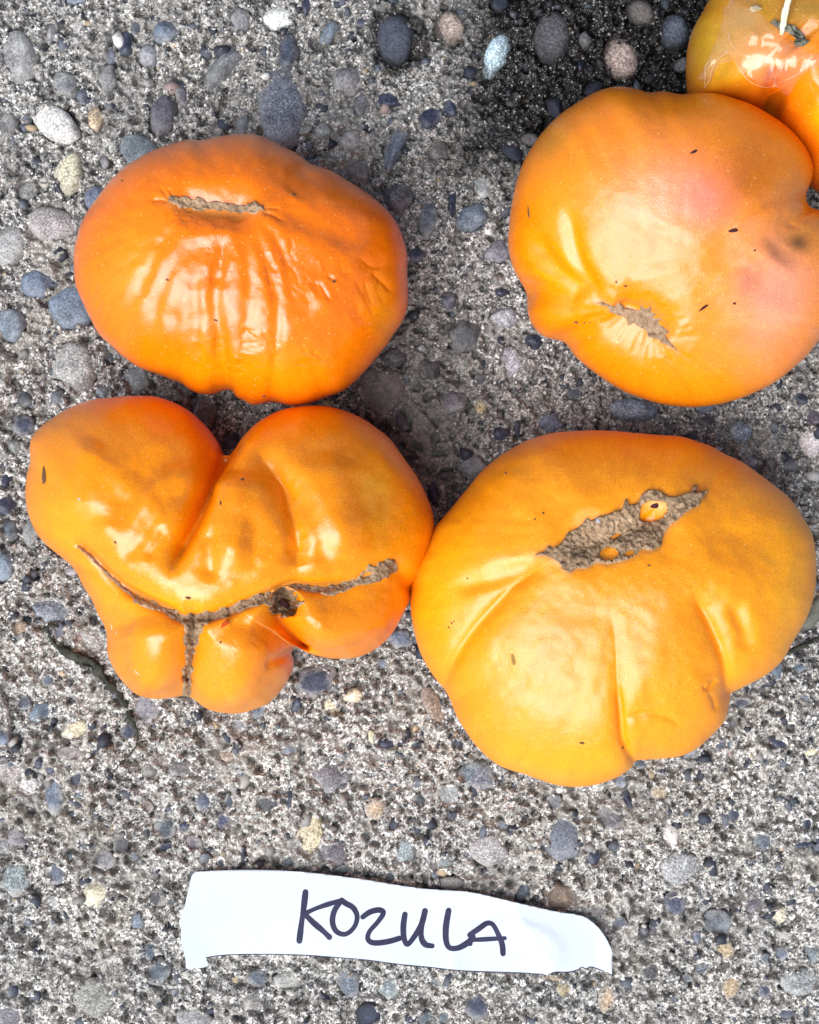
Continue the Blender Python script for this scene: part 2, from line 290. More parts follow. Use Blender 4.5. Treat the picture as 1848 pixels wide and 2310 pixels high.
# ------------------------------------------------------------------ pebble table (ruler, x, y, rx, ry, turn, colour key, shape)
COL = {'blue': (.125, .155, .20), 'slate': (.10, .115, .14), 'navy': (.036, .043, .072), 'grey': (.20, .20, .20), 'lgrey': (.30, .295, .285),
       'purple': (.115, .107, .122), 'lav': (.20, .198, .215), 'mauve': (.25, .232, .228), 'teal': (.15, .18, .19), 'pblue': (.27, .33, .36),
       'white': (.62, .60, .56), 'cream': (.60, .54, .38), 'tan': (.40, .315, .205), 'pink': (.38, .295, .25), 'taupe': (.205, .182, .168),
       'brown': (.15, .105, .075), 'dark': (.055, .055, .06), 'dbrown': (.075, .062, .058)}
PEB = """R1 80 235 78 105 -8 mauve r|R1 325 100 48 25 -10 white a|R1 530 180 33 50 15 navy a|R1 690 125 62 56 0 blue a|R1 625 235 40 46 0 grey r|R1 450 330 42 70 5 grey r
R1 275 355 66 48 25 grey a|R1 345 400 32 38 0 slate a|R1 235 520 108 62 32 white g|R1 400 505 40 66 -14 tan s|R1 690 475 52 92 8 purple r|R1 768 410 24 40 -20 purple r
R1 590 645 100 70 25 teal r|R1 295 722 62 92 12 cream s|R1 402 832 48 56 0 blue r|R1 930 290 60 145 38 grey a|R1 1215 220 42 76 4 navy r|R1 1160 80 70 60 20 white a
R1 1385 130 32 56 30 blue r|R1 1660 162 86 108 -8 blue r|R1 1190 455 100 165 2 slate s|R1 1520 440 46 62 0 purple a|R1 1635 420 54 28 0 navy a|R1 1460 330 72 66 0 grey a
R1 1665 630 46 104 24 blue a|R1 1360 552 38 40 0 grey r|R1 1480 585 50 40 -10 lgrey r|R1 35 535 36 56 8 grey r|R1 102 540 24 22 0 slate a|R1 110 800 44 64 10 grey a
R1 150 1190 70 60 20 blue r|R1 45 1045 58 82 24 lgrey r|R1 225 950 108 72 14 lgrey g|R1 1020 530 32 54 0 grey a|R1 1010 80 40 54 0 grey r|R1 215 130 28 52 8 grey a
R1 165 318 26 30 0 lgrey g|R1 470 625 18 24 0 white a|R1 1510 715 62 52 20 taupe a|R1 1670 830 66 76 0 purple s|R1 1590 285 25 20 0 slate a|R1 572 112 20 42 0 slate a
R1 465 228 26 38 0 slate r|R1 620 345 28 24 0 lgrey a|R1 822 316 14 10 0 white a|R1 1290 20 20 44 0 navy a|R1 1660 4 22 14 0 blue a|R1 318 2 52 18 0 blue r|R1 1540 300 16 14 0 tan a|R1 440 680 22 30 0 grey r
R2 172 112 64 76 -8 pink s|R2 365 215 58 112 16 pblue s|R2 600 155 82 108 8 purple s|R2 737 168 32 42 -10 lav r|R2 905 245 82 84 20 pink g|R2 978 55 50 62 -42 taupe r
R2 1118 140 62 74 0 blue s|R2 85 495 54 62 20 navy a|R2 172 456 32 38 0 navy a|R2 255 300 38 40 0 navy a|R2 618 455 46 62 -14 navy a|R2 770 375 56 36 -20 navy a
R2 435 640 62 36 24 navy a|R2 508 590 42 28 0 grey r|R2 125 630 44 46 0 taupe r|R2 305 785 50 66 -20 lgrey a|R2 262 912 66 54 -24 blue r|R2 78 930 40 78 8 slate r
R2 180 862 22 56 4 navy a|R2 372 1062 52 56 0 lav r|R2 470 502 14 15 0 dark a|R2 620 20 26 14 0 slate a|R2 1080 20 26 30 0 slate a|R2 722 270 18 26 0 navy a|R2 640 560 14 14 0 navy a|R2 760 20 26 16 0 slate a|R2 440 55 30 22 0 slate a|R2 1010 330 30 24 0 dark a
R3 300 160 92 96 0 blue r|R3 45 250 58 66 0 blue r|R3 312 425 92 100 12 grey s|R3 580 475 62 66 10 teal r|R3 108 558 34 36 0 dark r|R3 238 548 32 36 10 slate a
R3 100 672 52 44 0 navy r|R3 862 600 50 68 -18 grey r|R3 965 745 54 36 -30 slate a|R3 18 1010 44 52 0 navy a|R3 42 1112 42 50 0 slate a|R3 132 1112 36 78 6 grey r
R3 15 1262 42 62 0 blue r|R3 1602 545 92 108 0 dbrown r|R3 432 535 36 28 0 pblue a|R3 20 905 26 44 0 navy a|R3 300 1285 26 18 0 mauve r|R3 460 380 20 28 0 slate a|R3 60 760 40 36 0 grey a|R3 1660 380 50 40 0 dark r|R3 1690 650 34 50 0 dark a
R4 387 108 28 20 0 navy a|R4 165 152 48 38 0 slate a|R4 405 215 58 48 10 lav s|R4 230 290 62 72 0 dark r|R4 525 312 48 34 20 navy a|R4 432 405 42 68 -8 lav s
R4 300 598 32 36 0 tan s|R4 180 570 60 50 0 purple r|R4 382 702 40 34 20 navy a|R4 456 690 18 34 0 navy a|R4 592 662 62 52 0 blue r|R4 940 600 96 48 6 blue s
R4 1245 600 46 20 0 blue r|R4 302 478 28 22 0 dark a|R4 268 842 62 44 0 lav r|R4 98 960 30 46 0 navy a|R4 150 882 42 28 0 dark a|R4 1398 700 52 46 0 blue s
R4 1535 680 18 30 0 slate r|R4 1652 558 30 28 0 navy a|R4 1692 748 48 56 0 white r|R4 1525 842 26 30 0 taupe a|R4 1605 840 32 30 0 lav r|R4 1702 640 32 36 0 purple a
R4 1430 830 38 20 0 lgrey r|R4 95 440 50 46 0 dark a|R4 1250 650 40 22 0 dark a|R4 1090 672 20 14 0 dark a|R4 690 540 40 26 0 slate r|R4 455 605 16 10 0 lgrey a
R5 210 330 108 58 16 slate s|R5 82 405 32 30 0 tan s|R5 246 426 22 26 0 slate r|R5 395 468 66 56 0 mauve s|R5 322 836 56 44 -8 cream s|R5 1325 630 82 64 -20 navy r
R5 1388 735 40 48 10 cream s|R5 1490 692 50 30 -14 cream a|R5 958 945 36 24 24 pink a|R5 1216 920 32 16 -10 slate r|R5 1632 895 42 24 8 navy a|R5 1610 555 30 18 0 blue a
R5 1682 452 56 44 10 blue r|R5 610 742 56 60 0 lav r|R5 12 870 22 34 0 blue a|R5 300 932 52 28 0 taupe r|R5 1005 822 38 36 0 lav r|R5 100 720 34 28 0 slate a|R5 160 755 36 46 30 blue a|R5 1565 865 16 26 0 cream a|R5 760 1000 50 34 0 grey a|R5 1300 1000 24 14 0 taupe a
R6 105 742 34 80 -24 brown s|R6 1552 590 36 50 -10 blue a|R6 1642 572 32 20 0 blue a|R6 285 1025 76 58 0 slate s|R6 30 902 28 22 0 slate r|R6 215 840 14 16 0 slate a|R6 1565 895 50 22 18 navy a
R6 1182 935 46 32 0 lav r|R6 1690 930 34 18 -14 cream a|R6 172 860 10 14 0 navy a|R6 1400 720 44 20 0 slate a|R6 1350 895 10 18 0 pblue a
R7 45 85 64 56 10 taupe s|R7 122 140 40 36 0 white g|R7 220 172 46 76 0 blue r|R7 322 110 22 36 20 navy a|R7 855 200 36 44 0 blue a|R7 966 205 18 30 0 slate a
R7 1116 215 48 34 10 dark a|R7 1220 175 16 78 4 navy a|R7 1362 80 98 74 8 purple s|R7 1582 232 42 42 0 tan g|R7 1308 330 50 88 8 cream s|R7 695 312 42 44 0 slate r
R7 772 306 22 20 0 navy a|R7 815 376 32 30 0 purple r|R7 698 402 36 28 0 navy r|R7 865 445 22 26 0 slate r|R7 930 462 16 20 0 slate r|R7 436 446 46 36 0 grey r
R7 60 522 60 74 0 teal s|R7 236 510 42 42 0 slate a|R7 400 588 60 54 10 cream a|R7 645 612 52 36 6 dark s|R7 576 710 26 40 0 blue r|R7 664 920 42 56 28 slate r
R7 392 1035 78 72 0 taupe s|R7 35 1112 62 50 0 purple s|R7 1084 945 42 38 0 slate r|R7 1215 955 56 34 6 lgrey r|R7 1470 972 40 52 -20 slate s|R7 1552 1100 48 50 0 navy r
R7 1640 985 40 52 0 teal s|R7 820 1120 68 46 24 lgrey s|R7 1062 1052 58 52 0 taupe s|R7 205 632 42 44 0 grey s|R7 12 392 38 40 0 grey s|R7 72 352 50 32 24 grey r
R7 1412 420 52 48 0 purple s|R7 1708 410 34 48 20 teal s|R7 1440 490 42 24 0 teal r|R7 1640 525 20 30 20 slate a|R7 160 45 18 30 0 navy a|R7 210 75 26 22 0 navy a|R7 332 175 20 14 0 slate a|R7 325 215 30 12 20 slate a|R7 285 435 28 14 0 slate a|R7 1215 460 30 20 30 slate a|R7 720 628 20 18 0 dark r|R7 990 950 16 18 0 tan a|R7 745 945 14 24 0 navy a|R7 565 435 22 14 30 slate a|R7 620 335 18 26 0 dark a|R7 740 1015 18 14 0 slate a|R7 530 615 14 12 0 dark a|R7 1510 600 16 14 0 slate a
R8 290 100 78 56 10 slate s|R8 645 345 74 92 0 slate r|R8 610 206 30 30 0 lav r|R8 845 278 62 42 20 purple s|R8 325 402 80 66 0 grey s|R8 150 460 32 24 -20 teal a
R8 110 506 20 20 0 slate a|R8 780 446 36 32 0 navy a|R8 1098 350 40 54 -30 white a|R8 1148 480 78 64 10 grey s|R8 1052 166 32 28 0 tan s|R8 920 195 20 44 -20 navy a
R8 890 120 26 26 0 slate s|R8 970 42 26 22 0 slate a|R8 1366 256 26 24 0 navy r|R8 1490 372 44 38 10 slate a|R8 1676 300 20 26 20 navy a|R8 1660 385 52 16 -8 navy a
R8 1120 640 42 44 0 navy s|R8 1302 715 60 54 0 slate r|R8 1452 640 54 30 -36 purple a|R8 1560 692 54 44 0 cream g|R8 1566 842 32 30 0 slate r|R8 1500 862 20 18 0 slate r
R8 886 710 32 24 0 slate r|R8 1030 745 20 24 0 purple a|R8 985 750 24 22 0 purple r|R8 286 1068 48 46 10 navy r|R8 115 970 36 24 0 teal r|R8 60 1125 46 34 0 slate r
R8 145 1112 36 30 0 teal r|R8 835 1035 34 54 14 tan s|R8 1354 985 42 56 0 tan g|R8 1500 1000 28 28 0 navy r|R8 1642 962 74 52 0 grey s|R8 650 1010 60 56 0 tan g
R8 1330 825 40 36 0 tan s|R8 632 612 70 60 10 brown r|R8 1700 850 30 44 0 teal r|R8 1212 775 20 26 0 slate a|R8 800 665 30 22 0 taupe a|R8 480 590 24 50 30 slate r|R8 175 552 46 26 0 taupe r|R8 1700 575 24 18 0 slate a|R8 1590 1100 40 26 0 slate a|R8 600 945 60 12 0 tan a|R8 390 305 24 18 0 slate r|R8 1020 90 20 24 0 tan a|R8 1170 950 22 16 20 slate a|R8 1010 920 36 30 0 dark s|R8 45 200 30 24 0 slate r|R8 170 268 22 18 0 blue a|R8 165 180 60 50 0 grey s"""
pebbles = []
for row in PEB.replace('\n', '|').split('|'):
    q = row.split()
    r, x, y, rx, ry, a, c, sh = q[0], *map(float, q[1:6]), q[6], q[7]
    p = S(r, [x, y])[0]; u = RULER[r][2]
    pebbles.append([p[0], p[1], rx * u, ry * u, a, c, sh])
NHAND = len(pebbles)
def wetness(px, py):
    nx = 60 * (fbm(px / 90, py / 90, 5) - .5) * 2
    d1 = np.minimum(px + nx - 1040, 375 - .32 * (px - 1085) * 0 - py + nx)            # juice-wet patch at the upper right
    a = sstep(-140, 100, d1) * sstep(2300, 2000, px)
    return np.clip(a, 0, 1)
# small hand-sized list ends; fill up to 300 separate stones with small ones seen between
def clash(x, y, r, f=.9):
    return any((x - b[0]) ** 2 + (y - b[1]) ** 2 < (f * (r + max(b[2], b[3]))) ** 2 for b in pebbles)
TOM_KEEP = [(545, 610, 300), (1500, 560, 310), (500, 1250, 330), (1380, 1360, 380)]
tries = 0
while len(pebbles) < 268 and tries < 4000:
    tries += 1
    x = random.uniform(1060, 1570); y = random.uniform(5, 300); r = random.uniform(8, 20)
    if math.hypot(x - 1500, y - 560) < 310 or clash(x, y, r): continue
    pebbles.append([x, y, r * random.uniform(.8, 1.25), r * random.uniform(.6, 1), random.uniform(0, 180), random.choice(['dark', 'navy', 'slate', 'blue']), random.choice('aar')])
while len(pebbles) < 298 and tries < 6000:
    tries += 1
    x = random.uniform(5, 1843); y = random.uniform(5, 2305); r = random.uniform(9, 22)
    if any(math.hypot(x - a, y - b) < c for a, b, c in TOM_KEEP) or clash(x, y, r): continue
    if 400 < x < 1400 and 1950 < y < 2210: continue
    pebbles.append([x, y, r * random.uniform(.8, 1.25), r * random.uniform(.6, 1), random.uniform(0, 180),
                    random.choice(['slate', 'navy', 'dark', 'navy', 'slate', 'navy', 'taupe', 'tan', 'grey', 'blue', 'slate']), random.choice('raas')])

# ------------------------------------------------------------------ concrete ground (one sheet, fine where the tomatoes lie)
def axis(lo, hi, n, far):
    inner = np.linspace(lo, hi, n); st = (hi - lo) / (n - 1); out = []; d = st
    p = hi
    while p < far: d *= 1.16; p += d; out.append(p)
    out = np.array(out)
    return np.concatenate([(lo + hi) - out[::-1], inner, out])
GX = axis(-.123, .123, 590, 2.5); GY = axis(-.153, .153, 735, 2.5)
gx, gy = np.meshgrid(GX, GY)
def g_height(x, y):
    far = sstep(.5, .2, np.maximum(np.abs(x), np.abs(y)))
    z = .0016 * (fbm(x * 55, y * 55, 1) - .5) * 2
    z = z + .0018 * (fbm(x * 260, y * 260, 21) - .5) * 2 * far
    n = fbm(x * 850, y * 850, 41, 2)
    z = z + .0013 * (n - .5) * 2 * far
    pit = fbm(x * 420 + 7, y * 420, 61, 2)
    z = z - .0032 * sstep(.58, .78, pit) * far
    return z
gz = g_height(gx, gy)
pxm = gx / K + 924; pym = -gy / K + 1155
smoothp = np.zeros_like(gz)
def around(px, py, r):
    x0, y0 = (px - r - 924) * K, -(py + r - 1155) * K; x1, y1 = (px + r - 924) * K, -(py - r - 1155) * K
    i0, i1 = np.searchsorted(GX, [x0, x1]); j0, j1 = np.searchsorted(GY, [y0, y1])
    return slice(j0, j1), slice(i0, i1)
low = lambda y: sstep(1250, 1500, y)        # stones lie flusher with the surface towards the bottom of the view
for b in pebbles:
    px, py, rx, ry, a = b[:5]; R = max(rx, ry) * 1.6 + 6
    sl = around(px, py, R)
    dx = pxm[sl] - px; dy = pym[sl] - py; ca, sa = math.cos(math.radians(a)), math.sin(math.radians(a))
    u = (dx * ca + dy * sa) / rx; v = (-dx * sa + dy * ca) / ry
    q = np.sqrt(u * u + v * v); wd = 4.0 / min(rx, ry) + .05
    amt = .0008 * min(1, min(rx, ry) / 20)
    lip = vnoise(pxm[sl] / (8 + .35 * rx), pym[sl] / (8 + .35 * rx), 77) * .7 + .3 * vnoise(pxm[sl] / 7, pym[sl] / 7, 79)
    gz[sl] = gz[sl] * (1 - .8 * sstep(1.05, .7, q)) - amt * np.exp(-((q - 1.04) / wd) ** 2) * 1.3 * sstep(.62, .40, lip) + 1.7 * amt * np.exp(-((q - 1.02) / (.16 + 3 / rx)) ** 2) * sstep(.46, .75, lip) - .0012 * sstep(.90, .55, q)
    # cement lip climbing the flank
    gz[sl] += .0006 * np.exp(-((q - 1.35) / .25) ** 2) * vnoise(pxm[sl] / 20, pym[sl] / 20, 78)
sp = fbm(pxm / 130, pym / 130, 90)
smoothp = np.maximum(sstep(.56, .70, sp) * .55, .8 * np.exp(-(((pxm - 960) / 120) ** 2 + ((pym - 960) / 200) ** 2)))
for (cx, cy, rr) in ((200, 1420, 70), (620, 1940, 110), (1150, 1980, 110), (230, 1560, 50)):
    smoothp = np.maximum(smoothp, .6 * np.exp(-(((pxm - cx) / rr) ** 2 + ((pym - cy) / rr) ** 2)))
# rest the sheet a little lower under the tomatoes' contact patches
ny, nx_ = gz.shape
gv = np.stack([gx.ravel(), gy.ravel(), gz.ravel()], -1)
idx = np.arange(ny * nx_).reshape(ny, nx_)
gq = np.stack([idx[:-1, :-1], idx[:-1, 1:], idx[1:, 1:], idx[1:, :-1]], -1).reshape(-1, 4)
gm = np_mesh('concrete_ground', gv, gq)
wet_shade = wetness(pxm, pym)
for (cx, cy, rx, ry) in ((900, 88, 78, 84), (1016, 60, 46, 52), (1120, 116, 62, 78)):      # damp halos round three stones
    qd = np.sqrt(((pxm - cx) / rx) ** 2 + ((pym - cy) / ry) ** 2) + .35 * (fbm(pxm / 18, pym / 18, 15) - .5)
    wet_shade = np.maximum(wet_shade, .85 * sstep(1.05, .8, qd))
damp_shade = .35 * sstep(1.2, .4, np.sqrt(((pxm - 925) / 175) ** 2 + ((pym - 880) / 250) ** 2) + .5 * (fbm(pxm / 50, pym / 50, 16) - .5))  # mostly shade between the tomatoes, painted into the concrete, with some juice damp
wet_shade = np.maximum(wet_shade, damp_shade)
point_attr(gm, 'wet_shade', wet_shade.ravel()); point_attr(gm, 'worn', np.clip(sstep(1250, 1650, pym + 500 * (fbm(pxm / 260, pym / 260, 33) - .5)) * .75 + .5 * sstep(.5, .65, fbm(pxm / 110, pym / 110, 34)) * sstep(900, 500, pxm), 0, 1).ravel()); point_attr(gm, 'smoothpaste', smoothp.ravel())
ground = tag(link('concrete_ground', gm, M_CONC), 'rough grey exposed aggregate concrete under the tomatoes', 'ground', kind='structure')

def gz_at(px, py):
    x = (px - 924) * K; y = -(py - 1155) * K
    i = np.clip(np.searchsorted(GX, x), 0, nx_ - 1); j = np.clip(np.searchsorted(GY, y), 0, ny - 1)
    return gz[j, i]
def wet_shade_at(px, py):
    x = (px - 924) * K; y = -(py - 1155) * K
    i = np.clip(np.searchsorted(GX, x), 0, nx_ - 1); j = np.clip(np.searchsorted(GY, y), 0, ny - 1)
    return wet_shade[j, i]

# ------------------------------------------------------------------ stones set in the concrete
def stone_mesh(name, sub, angular, seed):
    r = np.random.default_rng(seed); bm = bmesh.new(); bmesh.ops.create_icosphere(bm, subdivisions=sub, radius=1)
    co = np.array([v.co[:] for v in bm.verts])
    co *= (1 + .13 * np.sin(co @ r.normal(size=3) * 1.7 + r.uniform(0, 6)) + .07 * np.sin(co @ r.normal(size=3) * 3.2 + r.uniform(0, 6)) + .035 * np.sin(co @ r.normal(size=3) * 6 + r.uniform(0, 6)))[:, None]
    if angular:
        for k in range(11):
            n = r.normal(size=3); n[2] = abs(n[2]) * .7; n /= np.linalg.norm(n); d = r.uniform(.55, .88)
            e = co @ n - d; m = e > 0; co[m] -= np.outer(e[m] * .93, n)
    else:
        n = np.array([r.normal() * .12, r.normal() * .12, 1]); n /= np.linalg.norm(n); e = co @ n - .72; m = e > 0; co[m] -= np.outer(e[m] * .72, n)
    co[:, :2] /= np.abs(co[:, :2]).max(0)
    co *= (1 + .012 * r.normal(size=len(co)))[:, None] if angular else 1
    for v, c in zip(bm.verts, co): v.co = c
    me = bpy.data.meshes.new(name); bm.to_mesh(me); bm.free()
    me.polygons.foreach_set('use_smooth', np.ones(len(me.polygons), bool)); return me
LIB = {}
for sub in (2, 3):
    for kind_ in 'ra':
        for mi, mm in enumerate((M_PEB, M_SPK, M_GRN)):
            L = []
            for k in range(4):
                me = stone_mesh('pebble', sub, kind_ == 'a', k + (100 if kind_ == 'a' else 0)); me.materials.append(mm); L.append(me)
            LIB[(sub, kind_, mi)] = L
for i, (px, py, rx, ry, a, c, sh) in enumerate(pebbles):
    R = (rx + ry) / 2; sub = 3 if R > 17 else 2
    kind_ = 'a' if sh == 'a' else 'r'
    if sh in 'sg' and i % 3 == 0: kind_ = 'a'
    mi = {'s': 1, 'g': 2}.get(sh, 0)
    if c in ('white', 'cream', 'tan', 'pink', 'lgrey') and mi == 1: mi = 2
    o = bpy.data.objects.new('pebble', LIB[(sub, kind_, mi)][(i * 7) % 4]); C.objects.link(o); o.parent = ground
    flush = float(low(py)); rz = min(R, 36) * K * (.78 - .34 * flush)
    W = float(wet_shade_at(px, py))
    zc = float(g_height(np.array(((px - 924) * K)), np.array((-(py - 1155) * K)))) * .4 - rz * (.25 + .32 * flush) - .0002
    xy = ground_xy((px, py), 0)
    o.location = (xy[0], xy[1], zc); vis = 1.14 + .10 * flush; o.scale = (rx * K * vis, ry * K * vis, rz); o.rotation_euler = (random.uniform(-.22, .22), random.uniform(-.22, .22), -math.radians(a))
    j = random.uniform(.85, 1.2); cc = [min(.85, v * j * random.uniform(.95, 1.05)) for v in COL[c]]
    if W > .45 and c not in ('pblue', 'pink'): cc = [v * .38 for v in cc]
    film = random.uniform(.12, .6) * (1 + .75 * flush) * (0.25 if W > .5 else 1)
    if c == 'navy' and sh == 'a': film *= .35
    if (W > .5 and R > 14) or (850 < px < 1140 and py < 170 and R > 20): film = 2.0; cc = [min(.85, v * 1.2) for v in cc]
    o.color = (*cc, film)

# small chips and sand, past the stones one can tell apart
def bunch(name, n, rmin, rmax, palette, pick, sink, seed, hi=False):
    r = np.random.default_rng(seed)
    if hi:
        bm = bmesh.new(); bmesh.ops.create_icosphere(bm, subdivisions=1, radius=1); bm.verts.ensure_lookup_table()
        base = np.array([v.co[:] for v in bm.verts]); bt = np.array([[v.index for v in f.verts] for f in bm.faces]); bm.free()
    else:
        base = np.array([(1, 0, 0), (-1, 0, 0), (0, 1, 0), (0, -1, 0), (0, 0, 1), (0, 0, -1)], float)
        bt = np.array([(0, 2, 4), (2, 1, 4), (1, 3, 4), (3, 0, 4), (2, 0, 5), (1, 2, 5), (3, 1, 5), (0, 3, 5)])
    px = r.uniform(-40, 1888, n); py = r.uniform(-50, 2360, n)
    keep = vnoise(px / 70, py / 70, 95) * .6 + r.uniform(0, .6, n) > .34
    keep &= ~(r.uniform(0, 1, n) < .85 * np.clip(np.exp(-(((px - 960) / 120) ** 2 + ((py - 960) / 200) ** 2)), 0, 1))
    for b in pebbles:
        keep &= ((px - b[0]) ** 2 + (py - b[1]) ** 2) > (.92 * min(b[2], b[3])) ** 2
    keep &= ~((px > 415) & (px < 1385) & (py > 1975) & (py < 2195) & (r.uniform(0, 1, n) < (1.0 if hi else .0)))
    px = px[keep]; py = py[keep]; n = len(px)
    rad = rmin + (rmax - rmin) * r.uniform(0, 1, n) ** 2
    V = np.repeat(base[None], n, 0) * (1 + .35 * r.normal(size=(n, len(base), 1)).clip(-1, 1))
    sc = rad[:, None] * np.stack([r.uniform(.75, 1.35, n), r.uniform(.75, 1.35, n), r.uniform(.5, .85, n)], -1)
    V = V * sc[:, None]
    th = r.uniform(0, 6.28, n); c, s = np.cos(th)[:, None], np.sin(th)[:, None]
    V = np.stack([V[..., 0] * c - V[..., 1] * s, V[..., 0] * s + V[..., 1] * c, V[..., 2]], -1)
    pos = np.stack([(px - 924) * K, -(py - 1155) * K, gz_at(px, py) - rad * sink], -1)
    V = (V + pos[:, None]).reshape(-1, 3)
    T = (bt[None] + (np.arange(n) * len(base))[:, None, None]).reshape(-1, 3)
    pal = np.array(palette); cid = r.choice(len(pal), n, p=np.array(pick) / sum(pick))
    col = pal[cid] * r.uniform(.75, 1.25, (n, 1))
    col *= (1 - (.78 if hi else .62) * wet_shade_at(px, py))[:, None]
    me = np_mesh(name, V, tris=T, smooth=hi); point_attr(me, 'tint', np.repeat(col.clip(0, .85), len(base), 0))
    return tag(link(name, me, M_GRAIN, ground), kind='stuff')
PAL = [(.04, .045, .06), (.10, .11, .13), (.24, .23, .22), (.40, .38, .34), (.66, .64, .60), (.42, .32, .20), (.30, .22, .2)]
bunch('stone_chip', 2600, .0006, .0021, PAL, [8, 6, 2.5, 1.5, 1, .8, .5], .4, 3, True)
PALG = [(.035, .036, .042), (.10, .10, .105), (.26, .25, .235), (.46, .44, .40), (.80, .78, .73), (.42, .33, .22), (.62, .60, .57)]
bunch('sand_grain', 56000, .00018, .00052, PALG, [2.4, 1.2, 2.5, 3, 5.5, .5, 3], .05, 4)

# ------------------------------------------------------------------ tomatoes
def star_radius(outline, centre, ang):
    d = outline - centre; th = np.unwrap(np.arctan2(-d[:, 1], d[:, 0])); r = np.hypot(d[:, 0], d[:, 1])
    if th[-1] < th[0]: th = th[::-1]; r = r[::-1]
    # make monotone
    th = np.maximum.accumulate(th + np.arange(len(th)) * 1e-9)
    T = np.concatenate([th - 2 * np.pi, th, th + 2 * np.pi]); R = np.concatenate([r, r, r])
    return np.interp((ang - th[0]) % (2 * np.pi) + th[0], T, R)

def tomato(ruler, outline, centre, H, zeq, strokes, tint, N=520, NT_=150, NB=26, pt=2.15, pb=2.3, tiltv=(0, 0), spots=(), lump=.0012, seed=1, pole=None, gloss=.22, rims=()):
    pole_m = ground_xy(S(ruler, pole or centre)[0], H)
    oc = catmull(S(ruler, outline), 8); c = S(ruler, centre)[0]
    ocm = ground_xy(oc, zeq); cm = ground_xy(c, zeq)
    ang = np.linspace(0, 2 * np.pi, N, endpoint=False)
    Om = np.stack([ocm[:, 0] - cm[0], -(ocm[:, 1] - cm[1])], -1)
    R = star_radius(Om, np.zeros(2), ang)
    f = np.fft.rfft(R); g = f.copy(); g[5:] = 0; Rs = np.fft.irfft(g, N)
    # rings: even in plan, crowded at the rim
    u = np.linspace(0, 1, NT_ + 1)[1:]; s_top = np.sin(u * np.pi / 2) ** 1.0 * .45 + (1 - (1 - u) ** 1.6) * .55
    rings = []; 
    for s in s_top:
        z = zeq + (H - zeq) * (1 - min(s, 1) ** pt) ** (1 / pt); rings.append((s, z))
    for k in range(1, NB + 1):
        a = k / NB * np.pi / 2; s = np.cos(a) ** (2 / pb); z = zeq * (1 - np.sin(a) ** (2 / pb)); rings.append((s, z))
    rings = rings[:-1]
    V = [np.array([[0, 0, H]])]
    for s, z in rings:
        rr = s * (Rs + (R - Rs) * s ** 2)
        V.append(np.stack([rr * np.cos(ang), rr * np.sin(ang), np.full(N, z)], -1))
    V.append(np.array([[0, 0, 0.0]]))
    V = np.concatenate(V); nr = len(rings)
    # gentle lean of the crown and low lumps
    k = np.clip((V[:, 2] - zeq) / (H - zeq), 0, 1)
    V[:, 2] += k * (tiltv[0] * V[:, 0] + tiltv[1] * V[:, 1])
    V[:, :2] += cm
    base = 1 + np.arange(nr)[:, None] * N + np.arange(N)[None]
    nxt = np.roll(base, -1, 1)
    Q = np.stack([base[:-1], base[1:], nxt[1:], nxt[:-1]], -1).reshape(-1, 4)
    T1 = np.stack([np.zeros(N, int), base[0], nxt[0]], -1); T2 = np.stack([np.full(N, len(V) - 1), nxt[-1], base[-1]], -1)
    T = np.concatenate([T1, T2])
    def normals(V):
        nn = np.zeros_like(V); fn = np.cross(V[Q[:, 2]] - V[Q[:, 0]], V[Q[:, 3]] - V[Q[:, 1]])
        for i in range(4): np.add.at(nn, Q[:, i], fn)
        nn[0] = (0, 0, 1); nn[-1] = (0, 0, -1)
        return nn / (np.linalg.norm(nn, axis=1, keepdims=True) + 1e-12)
    n0 = normals(V)
    n0[:, 2] = np.where(n0[:, 2] > 0, n0[:, 2], n0[:, 2])
    P = plan(V)
    V = V + n0 * (lump * (fbm(P[:, 0] / 150 + seed, P[:, 1] / 150, seed) - .5) * 2 * sstep(-.3, .6, n0[:, 2]))[:, None]
    top = sstep(-.35, .15, n0[:, 2])
    # broad strokes first (they set the form), fine creases after with fresh normals
    for phase in (0, 1):
        n = normals(V); disp = np.zeros(len(V)); sink = np.zeros(len(V))
        for st in strokes:
            ph = 0 if st['w'] >= 20 else 1
            if ph != phase: continue
            line = st['p'] if len(st['p']) < 3 else catmull(st['p'], 4, False)
            lo, hi = line.min(0) - 4 * st['w'], line.max(0) + 4 * st['w']
            m = np.where((P[:, 0] > lo[0]) & (P[:, 0] < hi[0]) & (P[:, 1] > lo[1]) & (P[:, 1] < hi[1]))[0]
            if not len(m): continue
            d, t = poly_dist(P[m], line)
            e = d / st['w']
            if 'asym' in st:
                o_ = np.argsort(line[:, 1]); e = d / np.where(P[m, 0] < np.interp(P[m, 1], line[o_, 1], line[o_, 0]), *st['asym'])
            if st['k'] == 'd':
                e1 = np.clip(np.sqrt(e * e + .002), 0, 1); g = 1 - np.sqrt(1 - (1 - e1) ** 2)
            else: g = np.exp(-e * e) if st['k'] == 's' else np.exp(-1.3 * np.sqrt(e * e + .03)) * 1.2
            tp = st.get('taper', 'both'); ta = 1
            if tp == 'long': ta = np.clip(1.1 - t, 0, 1) ** (.6 if st['d'] > .01 else 1.3) * sstep(1, .75, t)
            if tp in ('both', 'end'): ta = ta * sstep(1.0, .72, t)
            if tp in ('both', 'start'): ta = ta * sstep(0, .25, t)
            if st['k'] == 'd': sink[m] = np.maximum(sink[m], st['d'] * g * ta)
            else: disp[m] -= st['d'] * g * ta * (sstep(.25, .75, n0[m, 2]) if st['d'] < 0 else 1)
        V = V + n * (disp * top)[:, None]
        V[:, 2] -= np.minimum(sink, np.maximum(V[:, 2] - .012, 0)) * sstep(.0, .35, n0[:, 2])
    col = np.repeat(np.array(tint)[None], len(V), 0)
